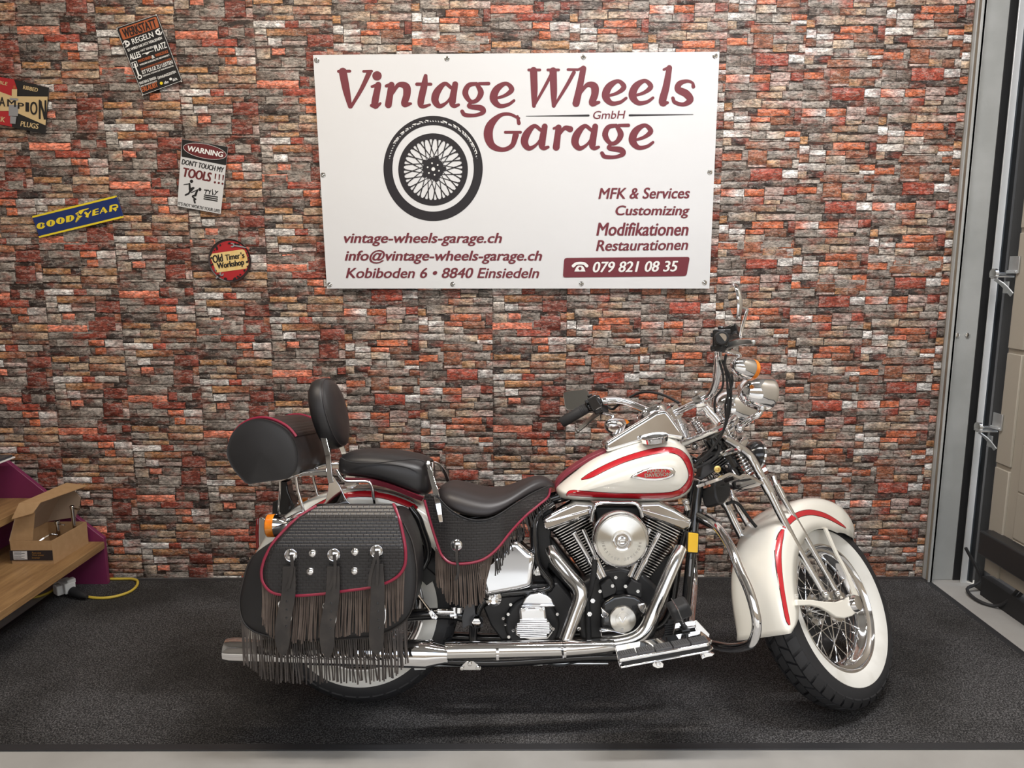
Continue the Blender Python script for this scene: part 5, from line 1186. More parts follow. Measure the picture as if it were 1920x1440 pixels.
m = M(); m.box(B('a', 1645, 725, -.11), (.006, .02, .045)); obj('buckle', m, CHROME, parent=gr, bevel=.002)
br_ = part('backrest', bike)
nb = unit(V3(math.cos(rad(6)), -.06, math.sin(rad(14)))); bcn = B('a', 872, 310, 0); ub, vb, _ = frame(nb, (0, 0, 1))
m = M(); rings = []; O_ = []
for i in range(40):
    t = 2*math.pi*i/40; x_ = .118*np.sign(math.cos(t))*abs(math.cos(t))**.8; y_ = .124*np.sign(math.sin(t))*abs(math.sin(t))**.85
    if y_ < 0: x_ *= 1 - .15 * (abs(y_) / .124)
    O_.append((x_, y_))
for (s_, d) in ((.02, -.036), (.5, -.036), (.85, -.032), (.97, -.02), (1.0, -.005), (.985, .012), (.95, .022), (.94, .0225), (.9, .030), (.75, .038), (.45, .043), (.02, .044)): rings.append([bcn + ub*p_[0]*s_ + vb*p_[1]*s_ + nb*d for p_ in O_])
m.loft(rings, True); obj('pad', m, LEATHER, parent=br_, sharp=50)
tubeobj('welt', [bcn + ub*p_[0]*.952 + vb*p_[1]*.952 + nb*.0225 for p_ in O_ + O_[:1]], .0022, LEATHER_TOP, br_, 6, 1)
for s in (-1, 1):
    m = M(); m.band([B('a', 800, 410, -.07) * (1, s * -1 if s > 0 else 1, 1) if s < 0 else mir([B('a', 800, 410, -.07)])[0]] + ([B('a', *p_, y_) for p_, y_ in (((838, 530), -.09), ((862, 640), -.11), ((872, 760), -.12), ((885, 830), -.125))] if s < 0 else mir([B('a', *p_, y_) for p_, y_ in (((838, 530), -.09), ((862, 640), -.11), ((872, 760), -.12), ((885, 830), -.125))])), (1, 0, .3), .018, .007, 5); obj('upright', m, CHROME, parent=br_, bevel=.001)
    Pm = [B('a', *p_, -.122) for p_ in ((868, 800), (885, 780), (905, 785), (950, 850), (985, 930), (1010, 970), (1045, 995), (810, 1005), (840, 970), (858, 890))]
    if s > 0: Pm = mir(Pm)
    m = M(); m.prism(Pm, (0, .006, 0)); obj('side_plate', m, CHROME, parent=br_, bevel=.002)
# ---- luggage rack, rails, rear lights
rack = part('luggage_rack', bike)
for s in (1, -1):
    f_ = (lambda P: P) if s > 0 else mir
    m = M(); m.tube(f_(Bs('a', [(560, 790, -.10), (640, 765, -.11), (700, 745, -.115), (850, 735, -.12)])), .006, 12); m.band(f_(Bs('a', [(600, 765, -.11), (720, 755, -.115), (850, 755, -.12)])), (0, 0, 1), .018, .004, 3); obj('side_rail', m, CHROME, parent=rack)
    tubeobj('strut', f_(Bs('a', [(620, 775, -.10), (630, 860, -.10), (655, 960, -.10), (685, 1060, -.10)])), .0055, CHROME, rack, 12)
    tubeobj('seat_rail', f_(Bs('a', [(925, 735, -.12), (960, 790, -.13), (1000, 818, -.135), (1150, 820, -.135), (1185, 850, -.135), (1200, 920, -.13), (1212, 1000, -.12)])), .0052, CHROME, rack, 12)
m = M()
for x in (640, 720, 800): p_ = B('a', x, 750, 0); m.cyl(p_ + (0, -.11, 0), p_ + (0, .11, 0), .005, 10)
obj('cross_bar', m, CHROME, parent=rack)
lic = part('tail_light', bike)
m = M(); m.prism(Bs('a', [(505, 815), (550, 815), (562, 900), (605, 1000), (560, 1070), (440, 1070), (442, 975), (500, 950)], -.03), (0, .06, 0)); obj('plate_bracket', m, BLACK, parent=lic, bevel=.004)
m = M(); m.prism(Bs('a', [(340, 1088), (405, 1092), (420, 1160), (400, 1240), (362, 1330), (338, 1335), (335, 1200)], -.055), (0, .11, 0)); obj('housing', m, CHROME, parent=lic, bevel=.008, seg=3)
m = M(); m.prism(Bs('a', [(318, 1100), (340, 1090), (338, 1335), (320, 1325), (312, 1210)], -.05), (0, .10, 0)); obj('lens', m, REDLENS, parent=lic, bevel=.005)
tubeobj('plate_frame', Bs('a', [(500, 820, -.09), (498, 900, -.09), (490, 1030, -.09), (500, 1060, -.08)]), .003, CHROME, lic, 8)
for s in (-1, 1):
    rs_ = part('rear_signal', bike); C_ = B('a', 476, 1150, -.19); ax_ = V3(-1, 0, -.04)
    if s > 0: C_ = mir([C_])[0]
    m = M(); m.lathe([(-.045, 0), (-.043, .008), (-.035, .020), (-.018, .030), (.0, .0355), (.003, .036)], C_, ax_, 32); obj('body', m, CHROME, parent=rs_)
    m = M(); m.lathe([(.003, .0365), (.026, .0365), (.030, .032), (.033, .018), (.034, 0)], C_, ax_, 32); obj('lens', m, AMBER, parent=rs_)
    m = M(); e_ = np.array((C_[0] + .05, -.10 * -s, C_[2] + .025)); m.tube([C_ + V3(.02, 0, .01), C_ + V3(.04, 0, .02), e_], .008, 12); obj('stalk', m, CHROME, parent=rs_)
# ---- tail bag: barrel lying across the rack
tb = part('tail_bag', bike)
TBO = [(108, 610), (122, 520), (160, 445), (220, 390), (300, 357), (380, 353), (460, 375), (540, 420), (600, 490), (632, 570), (640, 650), (625, 730), (575, 788), (500, 806), (430, 814), (330, 828), (262, 835), (205, 785), (140, 700)]
e_ = [B('a', *p_, -.205) for p_ in smooth_closed([np.array(p_, float) for p_ in TBO], 3)]; cc_ = sum(e_) / len(e_)
m = M(); rings = []
for (y_, s_) in ((-.205, 1.0), (-.19, .995), (.19, .995), (.205, 1.0)): rings.append([np.array((cc_[0] + (p_[0]-cc_[0])*s_, y_, cc_[2] + (p_[2]-cc_[2])*s_)) for p_ in e_])
m.loft(rings, False); obj('barrel', m, LEATHER, parent=tb)
for sg in (-1, 1):
    m = M(); rings = []
    for s_, d in ((1.0, .0), (1.012, .004), (1.0, .008), (.97, .007), (.9, .009), (.6, .014), (.02, .016)): rings.append([np.array((cc_[0] + (p_[0]-cc_[0])*s_, sg*(.205 + d), cc_[2] + (p_[2]-cc_[2])*s_)) for p_ in e_])
    m.loft(rings, False); m.add(rings[-1], [tuple(range(len(e_)))]); obj('end_panel', m, LEATHER, parent=tb, sharp=40)
ang = lambda p_: math.degrees(math.atan2(p_[2]-cc_[2], p_[0]-cc_[0]))
lid_ = sorted([p_ for p_ in e_ if 22 < ang(p_) < 158], key=ang)
m = M(); m.loft([[np.array((cc_[0] + (p_[0]-cc_[0])*1.03, y_, cc_[2] + (p_[2]-cc_[2])*1.03)) for p_ in lid_] for y_ in np.linspace(-.185, .185, 12)], False, 0, False); o = obj('lid', m, BASKET, parent=tb); q = o.modifiers.new('thick', 'SOLIDIFY'); q.thickness = .004
for y_ in (-.186, .186): tubeobj('piping', [np.array((cc_[0] + (p_[0]-cc_[0])*1.035, y_, cc_[2] + (p_[2]-cc_[2])*1.035)) for p_ in lid_], .0048, PIPING, tb, 10, 2)
# ---- saddlebag
sb = part('saddlebag', bike)
BO = [(300, 255), (240, 385), (203, 540), (196, 640), (225, 750), (300, 822), (420, 862), (560, 890), (740, 893), (900, 886), (1050, 878), (1180, 866), (1300, 830), (1410, 768), (1475, 690), (1510, 580), (1525, 430), (1518, 290), (1490, 150), (1445, 50), (1405, -20), (1340, -50), (1100, -50), (830, -50), (640, 30), (440, 150)]
pillow('body', 'b', BO, [(600, 450), (1150, 450)], -.15, -.325, -.362, LEATHER, sb, kk=3, sharp=50)
tubeobj('edge_welt', [B('b', *p_, -.328) for p_ in smooth_closed([np.array(p_, float) for p_ in BO], 2)][:40], .0026, STRAPM, sb, 6, 2)
LO = [(775, -115), (1100, -122), (1345, -130), (1372, -80), (1400, 0), (1425, 110), (1440, 200), (1442, 290), (1428, 350), (1385, 410), (1300, 460), (1170, 496), (1000, 520), (850, 540), (650, 556), (520, 552), (430, 525), (375, 460), (362, 390), (370, 330), (392, 265), (450, 160), (520, 80), (600, 0), (700, -72)]
def ly(x, y, t=0): return float(np.interp(y, [-130, -30, 200, 560], [-.322, -.352, -.376, -.378])) + (.006 * (1 - min(t / .3, 1)))
m = M(); scanfill(m, 'b', LO, lambda x, y: ly(x, y, 1), True, 34, 22, 3); tl_ = [B('b', x, -124, -.318) for x in np.linspace(770, 1350, 8)]
m.loft([tl_, [p_ + V3(0, .03, -.001) for p_ in tl_], [p_ + V3(0, .08, -.016) for p_ in tl_], [p_ + V3(0, .16, -.04) for p_ in tl_]], False, 0, False)
o = obj('lid', m, BASKET, parent=sb); q = o.modifiers.new('thick', 'SOLIDIFY'); q.thickness = .005; q.offset = -1
tubeobj('piping', [B('b', x, y, ly(x, y) - .004) for x, y in ((775, -115), (700, -72), (600, 0), (520, 80), (450, 160), (392, 265), (370, 330), (362, 390), (375, 460), (430, 525), (520, 552), (650, 556), (850, 540), (1000, 520), (1170, 496), (1300, 460), (1385, 410), (1428, 350), (1442, 290), (1440, 200), (1425, 110), (1400, 0), (1372, -80), (1350, -132))], .0046, PIPING, sb, 10)
fringe('fringe', sb, 'b', [(365, 430), (380, 480), (430, 525), (520, 552), (650, 556), (850, 540), (1000, 520), (1170, 496), (1300, 460), (1385, 410), (1430, 370)], [(372, 740), (400, 845), (450, 870), (530, 890), (660, 910), (850, 880), (980, 860), (1120, 850), (1270, 800), (1370, 760), (1420, 690)], 74, .0046, -.371, -.379, 7, wav=12)
fringe('fringe', sb, 'b', [(215, 750), (260, 795), (330, 835), (420, 862), (560, 890), (740, 893), (900, 886), (1050, 878), (1180, 866), (1300, 830), (1390, 785), (1450, 735)], [(235, 1075), (300, 1130), (370, 1175), (430, 1195), (560, 1215), (740, 1215), (900, 1215), (1050, 1215), (1200, 1210), (1330, 1180), (1410, 1120), (1462, 1070)], 80, .0046, -.328, -.350, 9, FRINGE, wav=14)
for (lx, rx, ty, my, by, cx_) in ((527, 610, 340, 890, 1003, (583, 252)), (860, 940, 340, 905, 1026, (905, 250)), (1190, 1266, 320, 905, 1000, (1225, 224))):
    xb_ = {527: 522, 860: 856, 1190: 1225}[lx]; wm = 88
    m = M(); P_ = [((lx+rx)/2, ty), ((lx+rx)/2 - (6 if lx < 1000 else -5), (ty+my)/2 - 60), (xb_, my - 120), (xb_ - 2, my), (xb_, my + (by-my)*.55), (xb_ + 2, by)]
    m.band([B('b', *p_, y_) for p_, y_ in zip(P_, (-.392, -.394, -.394, -.393, -.392, -.391))], (1, 0, 0), [.036, .041, .043, .043, .034, .008], .003, 5); st_ = obj('strap', m, STRAPM, parent=sb, bevel=.0008)
    m = M()
    for i in range(4): q_ = (lx + (rx-lx)*.42 - (2 if lx < 1000 else -8) * i * .5 - (10 if lx < 1000 else -10), my - 290 + i * 62); m.lathe([(0, 0), (.0003, .0025), (0, .0032)], B('b', *q_, -.3964), (0, -1, 0), 10)
    obj('strap_hole', m, BLACK, parent=st_)
    m = M(); bx_, by_ = xb_ + 12, my - 215; yb2 = -.388
    m.tube([B('b', bx_ - 44 + (0 if lx > 1000 else 20), by_ + 70, yb2), B('b', bx_ - 48 + (0 if lx > 1000 else 20), by_, yb2), B('b', bx_ - 40, by_ - 70, yb2), B('b', bx_ + 35, by_ - 75, yb2), B('b', bx_ + 52, by_ - 20, yb2), B('b', bx_ + 50, by_ + 50, yb2), B('b', bx_ + 38, by_ + 85, yb2)], .0028, 8, 4); obj('buckle', m, CHROME, parent=sb)
    m = M(); c_ = B('b', *cx_, ly(*cx_) - .008); dome(m, c_, .0165, .010); m.lathe([(0, .0165), (.003, .0185), (0, .0192)], c_, (0, -1, 0), 24); obj('concho', m, CHROME, parent=sb)
    m = M(); x_, y_ = cx_
    m.band([B('b', x_, y_, -.401), B('b', x_ + (8 if lx < 1000 else -20), y_ + 80, -.401), B('b', x_ + (-4 if lx < 1000 else -48), y_ + 190, -.399), B('b', x_ + (-40 if lx < 1000 else -52), y_ + 265, -.398)], (1, 0, 0), .009, .0016, 4); m.band([B('b', x_ + 4, y_, -.4015), B('b', x_ + 10, y_ + 90, -.4015), B('b', x_ + (-20 if lx < 600 else 2), y_ + 255, -.3995)], (1, 0, 0), .008, .0016, 4); obj('lace', m, STRAPM, parent=sb)
for x_, y_ in ((745, 240), (1063, 229), (728, 375), (1059, 371)):
    m = M(); c_ = B('b', x_, y_, ly(x_, y_) - .006); dome(m, c_, .0122, .009); obj('stud', m, CHROME, parent=sb)

# ---- exhaust
ex = part('exhaust', bike)
YM = -.265
mu = [B('b', 95, 962, YM), B('b', 1400, 990, YM), B('b', 1625, 995, YM)]
m = M(); d_ = unit(mu[2] - mu[0]); L_ = np.linalg.norm(mu[2] - mu[0]); p2 = B('d', 225, 893, -.255); L2 = np.linalg.norm(p2 - mu[0])
m.lathe([(.004, 0), (.004, .028), (0, .033), (.02, .0365), (L_ - .05, .0415), (L_ - .01, .0415), (L_ + .004, .0375), (L2 - .01, .029), (L2, .0265), (L2 + .006, .027)], mu[0], d_, 40); obj('muffler', m, CHROME, parent=ex)
m = M(); m.tube([B('d', 215, 893, -.255), B('d', 800, 882, -.235), B('d', 1200, 872, -.22), B('g', 640, 1228, -.215), B('g', 800, 1190, -.21), B('g', 893, 1110, -.20), B('g', 958, 965, -.185), B('g', 1045, 755, -.16), B('g', 1130, 560, -.135), B('g', 1172, 470, -.11)], [.0255, .0245, .0235, .0235, .0235, .023, .0225, .022, .0215, .020], 22); obj('front_header', m, STEEL, parent=ex)
m = M(); m.tube([B('g', 135, 470, -.10), B('g', 170, 545, -.125), B('g', 280, 680, -.15), B('g', 362, 780, -.175), B('g', 372, 870, -.185), B('g', 320, 1020, -.195), B('g', 255, 1200, -.21)], [.019, .0225, .0235, .0235, .0235, .0225, .021], 22); obj('rear_header', m, STEEL, parent=ex)
m = M(); a_, b_ = B('d', 225, 930, -.262), B('d', 1490, 895, -.240)
m.lathe([(0, .0275), (np.linalg.norm(b_-a_), .0262)], B('d', 225, 893, -.255), unit(B('d', 1490, 868, -.228) - B('d', 225, 893, -.255)), 24, a0=rad(-60), a1=rad(150)); obj('heat_shield', m, CHROME, parent=ex)
m = M()
for px_, py_ in ((610, 900), (1110, 880)):
    c_ = B('d', px_, py_, -.245); m.lathe([(-.004, .0285), (.004, .0285)], c_, unit(b_ - a_), 24)
c_ = B('d', 110, 895, -.258); m.lathe([(-.008, .0345), (0, .036), (.008, .0335)], c_, d_, 32); obj('clamp', m, CHROME, parent=ex)
# ---- engine
en = part('engine', bike)
m = M(); m.prism(Bs('g', [(380, 740), (560, 640), (700, 620), (860, 660), (1000, 790), (1020, 1000), (960, 1190), (380, 1200), (340, 1000)], -.095), (0, .19, 0)); obj('crankcase', m, SATIN, parent=en, bevel=.012, seg=3)
def cylinder(pb, pt, w0, w1, nf, rock, tag_):
    P0, P1 = B('g', *pb, -.07), B('g', *pt, -.07); P0[1] = P1[1] = 0; a_ = unit(P1 - P0); L_ = np.linalg.norm(P1 - P0); pr = np.array((a_[2], 0, -a_[0])); R_ = np.stack([pr, V3(0, 1, 0), a_], 1)
    m = M()
    for i in range(nf):
        t = i / (nf - 1); w = w0 + (w1 - w0) * t; dd = .118 + .022 * t; n0 = len(m.m); th = .0028
        c_ = P0 + a_ * L_ * t; rc = .018; O_ = outline_round([np.array((-w/2, -dd/2)), np.array((w/2, -dd/2)), np.array((w/2, dd/2)), np.array((-w/2, dd/2))], rc, 3)
        m.prism([c_ + pr * q_[0] + V3(0, q_[1], 0) - a_ * th / 2 for q_ in O_], a_ * th)
        for j in range(n0 + 2, len(m.m)): m.m[j] = 1
    obj('cooling_fins', m, [SATIN, FIN], parent=en, sharp=40)
    m = M(); m.loft([[P0 - a_*.03 + (pr * math.cos(q_) * .036 + V3(0, math.sin(q_) * .052, 0)) for q_ in np.linspace(0, 2*math.pi, 25)[:-1]], [P1 + a_*.01 + (pr * math.cos(q_) * .05 + V3(0, math.sin(q_) * .058, 0)) for q_ in np.linspace(0, 2*math.pi, 25)[:-1]]]); obj('cylinder', m, SATIN, parent=en)
    m = M(); m.prism(Bs('g', rock, -.082), (0, .164, 0)); rb = obj('rocker_box', m, CHROME, parent=en, bevel=.012, seg=4)
    bolts('rocker_bolt', [B('g', *(np.array(rock[1]) * (1-q_) + np.array(rock[2]) * q_ + (0, -55)), -.081) for q_ in (.18, .5, .82)], .006, STEEL, rb, .005)
    return P0, P1, a_, pr
cylinder((520, 690), (296, 262), .078, .140, 22, [(64, 236), (108, 338), (482, 208), (492, 112), (335, 100), (200, 158)], 'r')
cylinder((850, 690), (1060, 262), .078, .145, 22, [(845, 108), (850, 205), (1205, 336), (1250, 312), (1266, 240), (1130, 160), (1000, 104)], 'f')
for poly_ in ([(76, 262), (96, 318), (470, 190), (478, 150)], [(856, 150), (860, 192), (1200, 318), (1240, 292), (1252, 262)]): m = M(); m.prism(Bs('g', poly_, -.090), (0, .02, 0)); obj('rocker_ledge', m, CHROME, parent=en, bevel=.004)
for a_, b_, y_ in (((322, 345), (530, 705), -.108), ((392, 312), (562, 690), -.098), ((1000, 345), (812, 712), -.108), ((922, 312), (765, 690), -.098)):
    m = M(); A_p, B_p = B('g', *a_, y_), B('g', *b_, y_); m.cyl(A_p, B_p, .0082, 16); mid = A_p * .42 + B_p * .58; m.cyl(mid, B_p, .0102, 16); m.cyl(mid - unit(B_p - A_p) * .004, mid + unit(B_p - A_p) * .012, .0118, 16); obj('pushrod_tube', m, CHROME, parent=en)
m = M(); m.prism(Bs('g', [(518, 730), (600, 680), (655, 760), (640, 805), (540, 845)], -.088), (0, -.04, 0)); m.prism(Bs('g', [(845, 725), (765, 690), (715, 760), (730, 805), (850, 840)], -.088), (0, -.04, 0)); lb = obj('lifter_block', m, SATIN, parent=en, bevel=.004)
bolts('lifter_bolt', [B('g', *p_, -.128) for p_ in ((528, 805), (627, 762), (730, 766), (828, 805), (652, 696))], .006, STEEL, lb)
m = M(); m.prism(Bs('g', [(528, 872), (620, 815), (700, 800), (790, 812), (890, 880), (912, 960), (880, 1060), (800, 1165), (530, 1172), (522, 1000)], -.094), (0, -.048, 0)); cv = obj('cam_cover', m, BLACK, parent=en, bevel=.012, seg=4)
m = M(); tc_ = B('g', 708, 1026, -.142); m.lathe([(0, .043), (.008, .043), (.011, .041), (.011, .025), (.0105, .0245), (.0105, .0235), (.011, .023), (.012, 0)], tc_, (0, -1, 0), 48); tcv = obj('timer_cover', m, ALU, parent=en, origin=tc_)
bolts('timer_screw', [B('g', *p_, -.153) for p_ in ((706, 948), (706, 1106))], .0045, STEEL, en, .003)
m = M(); pv_ = lambda q_: B('g', q_[0], q_[1], -.1546)
for s_ in ([(680, 1010, 9), (708, 1058, 7)], [(736, 1006, 5), (708, 1058, 7)]): stroke(m, 'g', s_, 0, plane=pv_, caps=False)
obj('timer_mark', m, STEEL, parent=en, fix=False)
bolts('case_bolt', [B('g', *p_, -.140) for p_ in ((556, 992), (862, 945), (540, 1110), (872, 1000), (470, 880), (360, 1105), (445, 985))], .008, CHROME, en)
m = M(); m.prism(Bs('g', [(820, 900), (880, 895), (900, 945), (870, 985), (838, 950)], -.138), (0, -.012, 0)); m.prism(Bs('g', [(535, 930), (600, 985), (580, 1020), (540, 1000)], -.138), (0, -.010, 0)); m.prism(Bs('g', [(530, 1090), (640, 1110), (760, 1140), (800, 1120), (790, 1160), (530, 1165)], -.136), (0, -.012, 0)); obj('cover_highlight_rib', m, CHROME, parent=en, bevel=.004)
ac = part('air_cleaner', bike)
c_ = B('g', 697, 402, -.235)
m = M(); m.lathe([(-.085, 0), (-.085, .076), (-.06, .078), (-.055, .085), (-.02, .0885), (-.004, .088), (.004, .084), (.006, .080), (.003, .0765)], c_, (0, -1, 0), 72); obj('shell', m, CHROME, parent=ac)
m = M(); m.lathe([(.003, .0762), (.006, .0755), (.018, .034), (.018, .0295)], c_, (0, -1, 0), 96); obj('cover_cone', m, ALU, parent=ac, origin=c_, sharp=12, label='brushed cone of the air cleaner cover')
m = M(); m.lathe([(.018, .0295), (.022, .0285), (.021, .024), (.016, .021), (.016, .017), (.021, .015), (.023, .010), (.021, .007), (.021, 0)], c_, (0, -1, 0), 40); obj('centre_boss', m, CHROME, parent=ac)
m = M()
for i, ch in enumerate('HERITAGE SPRINGER'):
    if ch == ' ': continue
    a_ = rad(-90 + (i - 8) * 10.5); r_ = .058; v_, f_ = glyphs(ch, 0, .01); up_ = np.array((math.cos(a_), 0, math.sin(a_))); ri_ = np.array((-math.sin(a_), 0, math.cos(a_))); w_ = .0022 if ch == 'I' else .0062
    m.add([c_ + V3(0, -.0115 - .0012, 0) + up_ * r_ * 1 + ri_ * (x_ - .5) * w_ - up_ * (y_ - .5) * .0085 for x_, y_ in v_], f_)
obj('engraving', m, STEEL, parent=ac, fix=False, label='engraved lettering around the cover')
tubeobj('breather_tube', Bs('g', [(462, 250, -.12), (478, 160, -.13), (520, 110, -.13), (660, 108, -.12), (800, 110, -.13), (845, 150, -.13), (862, 215, -.12)]), .0065, CHROME, ac, 12)
tubeobj('vent_hose', Bs('g', [(488, 560, -.15), (480, 660, -.15), (455, 790, -.14), (430, 900, -.12), (440, 1180, -.10)]), .0095, RUBBER, en, 12)
# ---- transmission, oil tank, rear drive
tr_ = part('transmission', bike)
m = M(); c_ = B('d', 870, 690, -.10); m.lathe([(-.12, .088), (0, .090), (.008, .086), (.008, 0)], c_, (0, -1, 0), 48); m.prism(Bs('d', [(500, 560), (760, 400), (1060, 380), (1180, 520), (1180, 800), (640, 810), (560, 700)], -.085), (0, .16, 0)); obj('gear_case', m, SATIN, parent=tr_, bevel=.006)
m = M(); m.prism(Bs('d', [(735, 690), (775, 640), (768, 548), (972, 542), (980, 625), (1022, 685), (1030, 735), (990, 792), (855, 800), (745, 765)], -.106), (0, -.030, 0)); rc_ = obj('release_cover', m, CHROME, parent=tr_, bevel=.009, seg=3)
m = M()
for i in range(10): y_ = 655 + i * 14.5; xw = 120 if 1 < i < 8 else 100; m.cyl(B('d', 880 - xw, y_ + 3, -.137), B('d', 880 + xw, y_ - 2, -.137), .0029, 10)
obj('cover_rib', m, CHROME, parent=rc_)
bolts('cover_bolt', [B('d', *p_, -.139) for p_ in ((805, 582), (940, 578), (728, 735), (1028, 724))], .0065, STEEL, rc_)
bolts('cover_bolt', [B('d', *p_, -.110) for p_ in ((692, 612), (1060, 612), (655, 645), (710, 540), (696, 782), (670, 690))], .0055, STEEL, tr_)
m = M(); m.prism(Bs('d', [(792, 506), (812, 462), (850, 432), (912, 420), (970, 432), (1012, 465), (1032, 506)], -.07), (0, -.055, 0)); m.prism(Bs('d', [(785, 500), (1036, 496), (1036, 518), (785, 522)], -.065), (0, -.07, 0)); obj('starter_cover', m, CHROME, parent=tr_, bevel=.010, seg=3)
m = M(); c_ = B('d', 582, 492, -.115); m.lathe([(-.06, .022), (-.02, .029), (.0, .0295), (.010, .026), (.016, .016), (.014, .008), (.018, .006), (.018, 0)], c_, (0, -1, 0), 36); obj('dipstick_cap', m, CHROME, parent=tr_)
m = M(); m.prism(Bs('c', [(640, 1150), (740, 1060), (850, 990), (935, 900), (1000, 880), (1110, 985), (1168, 1000), (1160, 1100), (1142, 1300), (1000, 1336), (860, 1362), (720, 1392), (690, 1280)], -.06), (0, -.095, 0)); ot_ = obj('oil_tank', m, CHROME, parent=bike, bevel=.02, seg=4)
m = M(); c_ = B('c', 1035, 875, -.11); m.lathe([(-.02, .014), (.0, .016), (.012, .015), (.015, .008), (.015, 0)], c_, (0, -.5, 1), 24); obj('oil_cap', m, BLACK, parent=ot_)
m = M(); m.prism(Bs('d', [(880, 300), (915, 250), (935, 320), (895, 325)], -.12), (0, -.006, 0)); bolt(m, B('d', 912, 300, -.127), .006); obj('tank_bracket', m, STEEL, parent=ot_, bevel=.001)
fr = part('frame', bike)
m = M(); m.prism(Bs('c', [(1090, 740), (1180, 690), (1300, 620), (1340, 720), (1310, 900), (1330, 1080), (1230, 1330), (1120, 1300), (1165, 1000)], -.03), (0, .10, 0)); obj('battery_box', m, SATIN, parent=fr, bevel=.006)
m = M(); m.prism(Bs('g', [(480, 130), (850, 130), (880, 420), (760, 640), (640, 640), (520, 420)], .01), (0, .07, 0)); obj('carburettor', m, SATIN, parent=fr, bevel=.01)
m = M(); m.prism(Bs('g', [(900, 620), (1130, 480), (1180, 560), (1050, 900), (960, 900)], .03), (0, .06, 0)); obj('regulator', m, SATIN, parent=fr, bevel=.006)
m = M(); m.prism(Bs('g', [(60, 350), (150, 380), (420, 720), (380, 900), (180, 700), (60, 560)], .02), (0, .06, 0)); obj('rear_mount', m, SATIN, parent=fr, bevel=.006)
for s in (1, -1):
    f_ = (lambda P: P) if s > 0 else mir
    tubeobj('downtube', f_(Bs('g', [(1318, -60, -.035), (1292, 150, -.045), (1272, 330, -.06), (1240, 620, -.08), (1215, 880, -.09), (1180, 1120, -.10), (1080, 1260, -.11), (800, 1320, -.12), (400, 1330, -.12)])) + f_(Bs('d', [(600, 975, -.12), (150, 960, -.12)])), .0155, BLACK, fr, 16)
    tubeobj('seat_tube', f_(Bs('c', [(1330, 600, -.05), (1180, 720, -.06), (1160, 900, -.07), (1190, 1150, -.08)])) + f_(Bs('d', [(1000, 420, -.08), (560, 480, -.09), (440, 660, -.10), (430, 900, -.11)])), .014, BLACK, fr, 14)
    tubeobj('swingarm', f_([B('d', 455, 665, -.095), B('d', 200, 610, -.105), RC + V3(0, -.115, -.02)]), .019, BLACK, fr, 14)
    tubeobj('upper_stay', f_([B('c', 40, 640, -.10), B('c', 140, 800, -.10), B('d', 60, 250, -.10), RC + V3(0, -.115, .02)]), .013, BLACK, fr, 12)
tubeobj('backbone', [B('e', 1330, 800, 0), B('e', 1000, 850, 0), B('c', 1330, 560, 0), B('c', 800, 700, 0), B('c', 200, 800, 0)], .022, BLACK, fr, 14)
m = M(); m.prism(Bs('z', [(640, 380), (700, 350), (740, 80), (820, -80), (1000, -120), (1200, 60), (1060, 200), (900, 300), (720, 420)], -.03), (0, .06, 0)); obj('neck_gusset', m, SATIN, parent=fr, bevel=.004)
m = M()
for i in range(7): a_ = np.array((760 + i*52, 60 + i*18)); m.prism(Bs('z', [(a_[0], a_[1]), (a_[0] + 160, a_[1] - 120), (a_[0] + 170, a_[1] - 108), (a_[0] + 10, a_[1] + 14)], -.05), (0, .1, 0))
obj('cooler_fins', m, SATIN, parent=fr)
m = M(); m.lathe([(0, .0115), (.008, .0115), (.009, .006), (.006, .004), (.006, 0)], B('z', 998, 205, -.06), (0, -1, 0), 24); obj('fork_lock', m, BRASS, parent=fr, label='brass fork lock')
m = M(); m.prism(Bs('d', [(352, 720), (345, 640), (368, 545), (400, 525), (440, 540), (446, 610), (500, 640), (505, 700), (450, 712), (400, 690)], -.118), (0, -.010, 0)); obj('pivot_plate', m, GREY_RUBBER, parent=fr, bevel=.002)
m = M(); m.lathe([(0, .020), (.004, .022), (.012, .019), (.018, .014), (.018, 0)], B('d', 455, 665, -.128), (0, -1, 0), 6); m.lathe([(0, .023), (.004, .023)], B('d', 455, 665, -.128), (0, -1, 0), 24); obj('pivot_nut', m, CHROME, parent=fr)
tubeobj('brake_rod', Bs('d', [(-40, 410, -.14), (10, 465, -.14), (70, 545, -.14), (112, 602, -.14)]), .0052, CHROME, fr, 10)
m = M(); m.prism(Bs('d', [(95, 595), (120, 575), (168, 630), (150, 652), (125, 645)], -.138), (0, -.012, 0)); bolt(m, B('d', 133, 625, -.151), .006); obj('rod_clevis', m, CHROME, parent=fr, bevel=.002)
m = M(); m.cyl(B('d', 165, 595, -.13), B('d', 285, 598, -.13), .0115, 18); m.cyl(B('d', 285, 560, -.13), B('d', 292, 640, -.13), .010, 18); m.cyl(B('d', 320, 560, -.13), B('d', 318, 600, -.13), .014, 18); m.cyl(B('d', 258, 628, -.135), B('d', 300, 620, -.135), .006, 10); obj('master_cylinder', m, CHROME, parent=fr)
m = M(); m.prism(Bs('d', [(330, 1010), (375, 965), (430, 962), (490, 1010), (485, 1030), (330, 1030)], -.13), (0, -.006, 0)); 
for p_ in ((345, 1016), (404, 985), (464, 1014)): m.lathe([(0, .0075), (.008, .0075), (.009, .005), (.009, 0)], B('d', *p_, -.137), (0, -1, 0), 6)
obj('hanger_bracket', m, STEEL, parent=fr, bevel=.001)
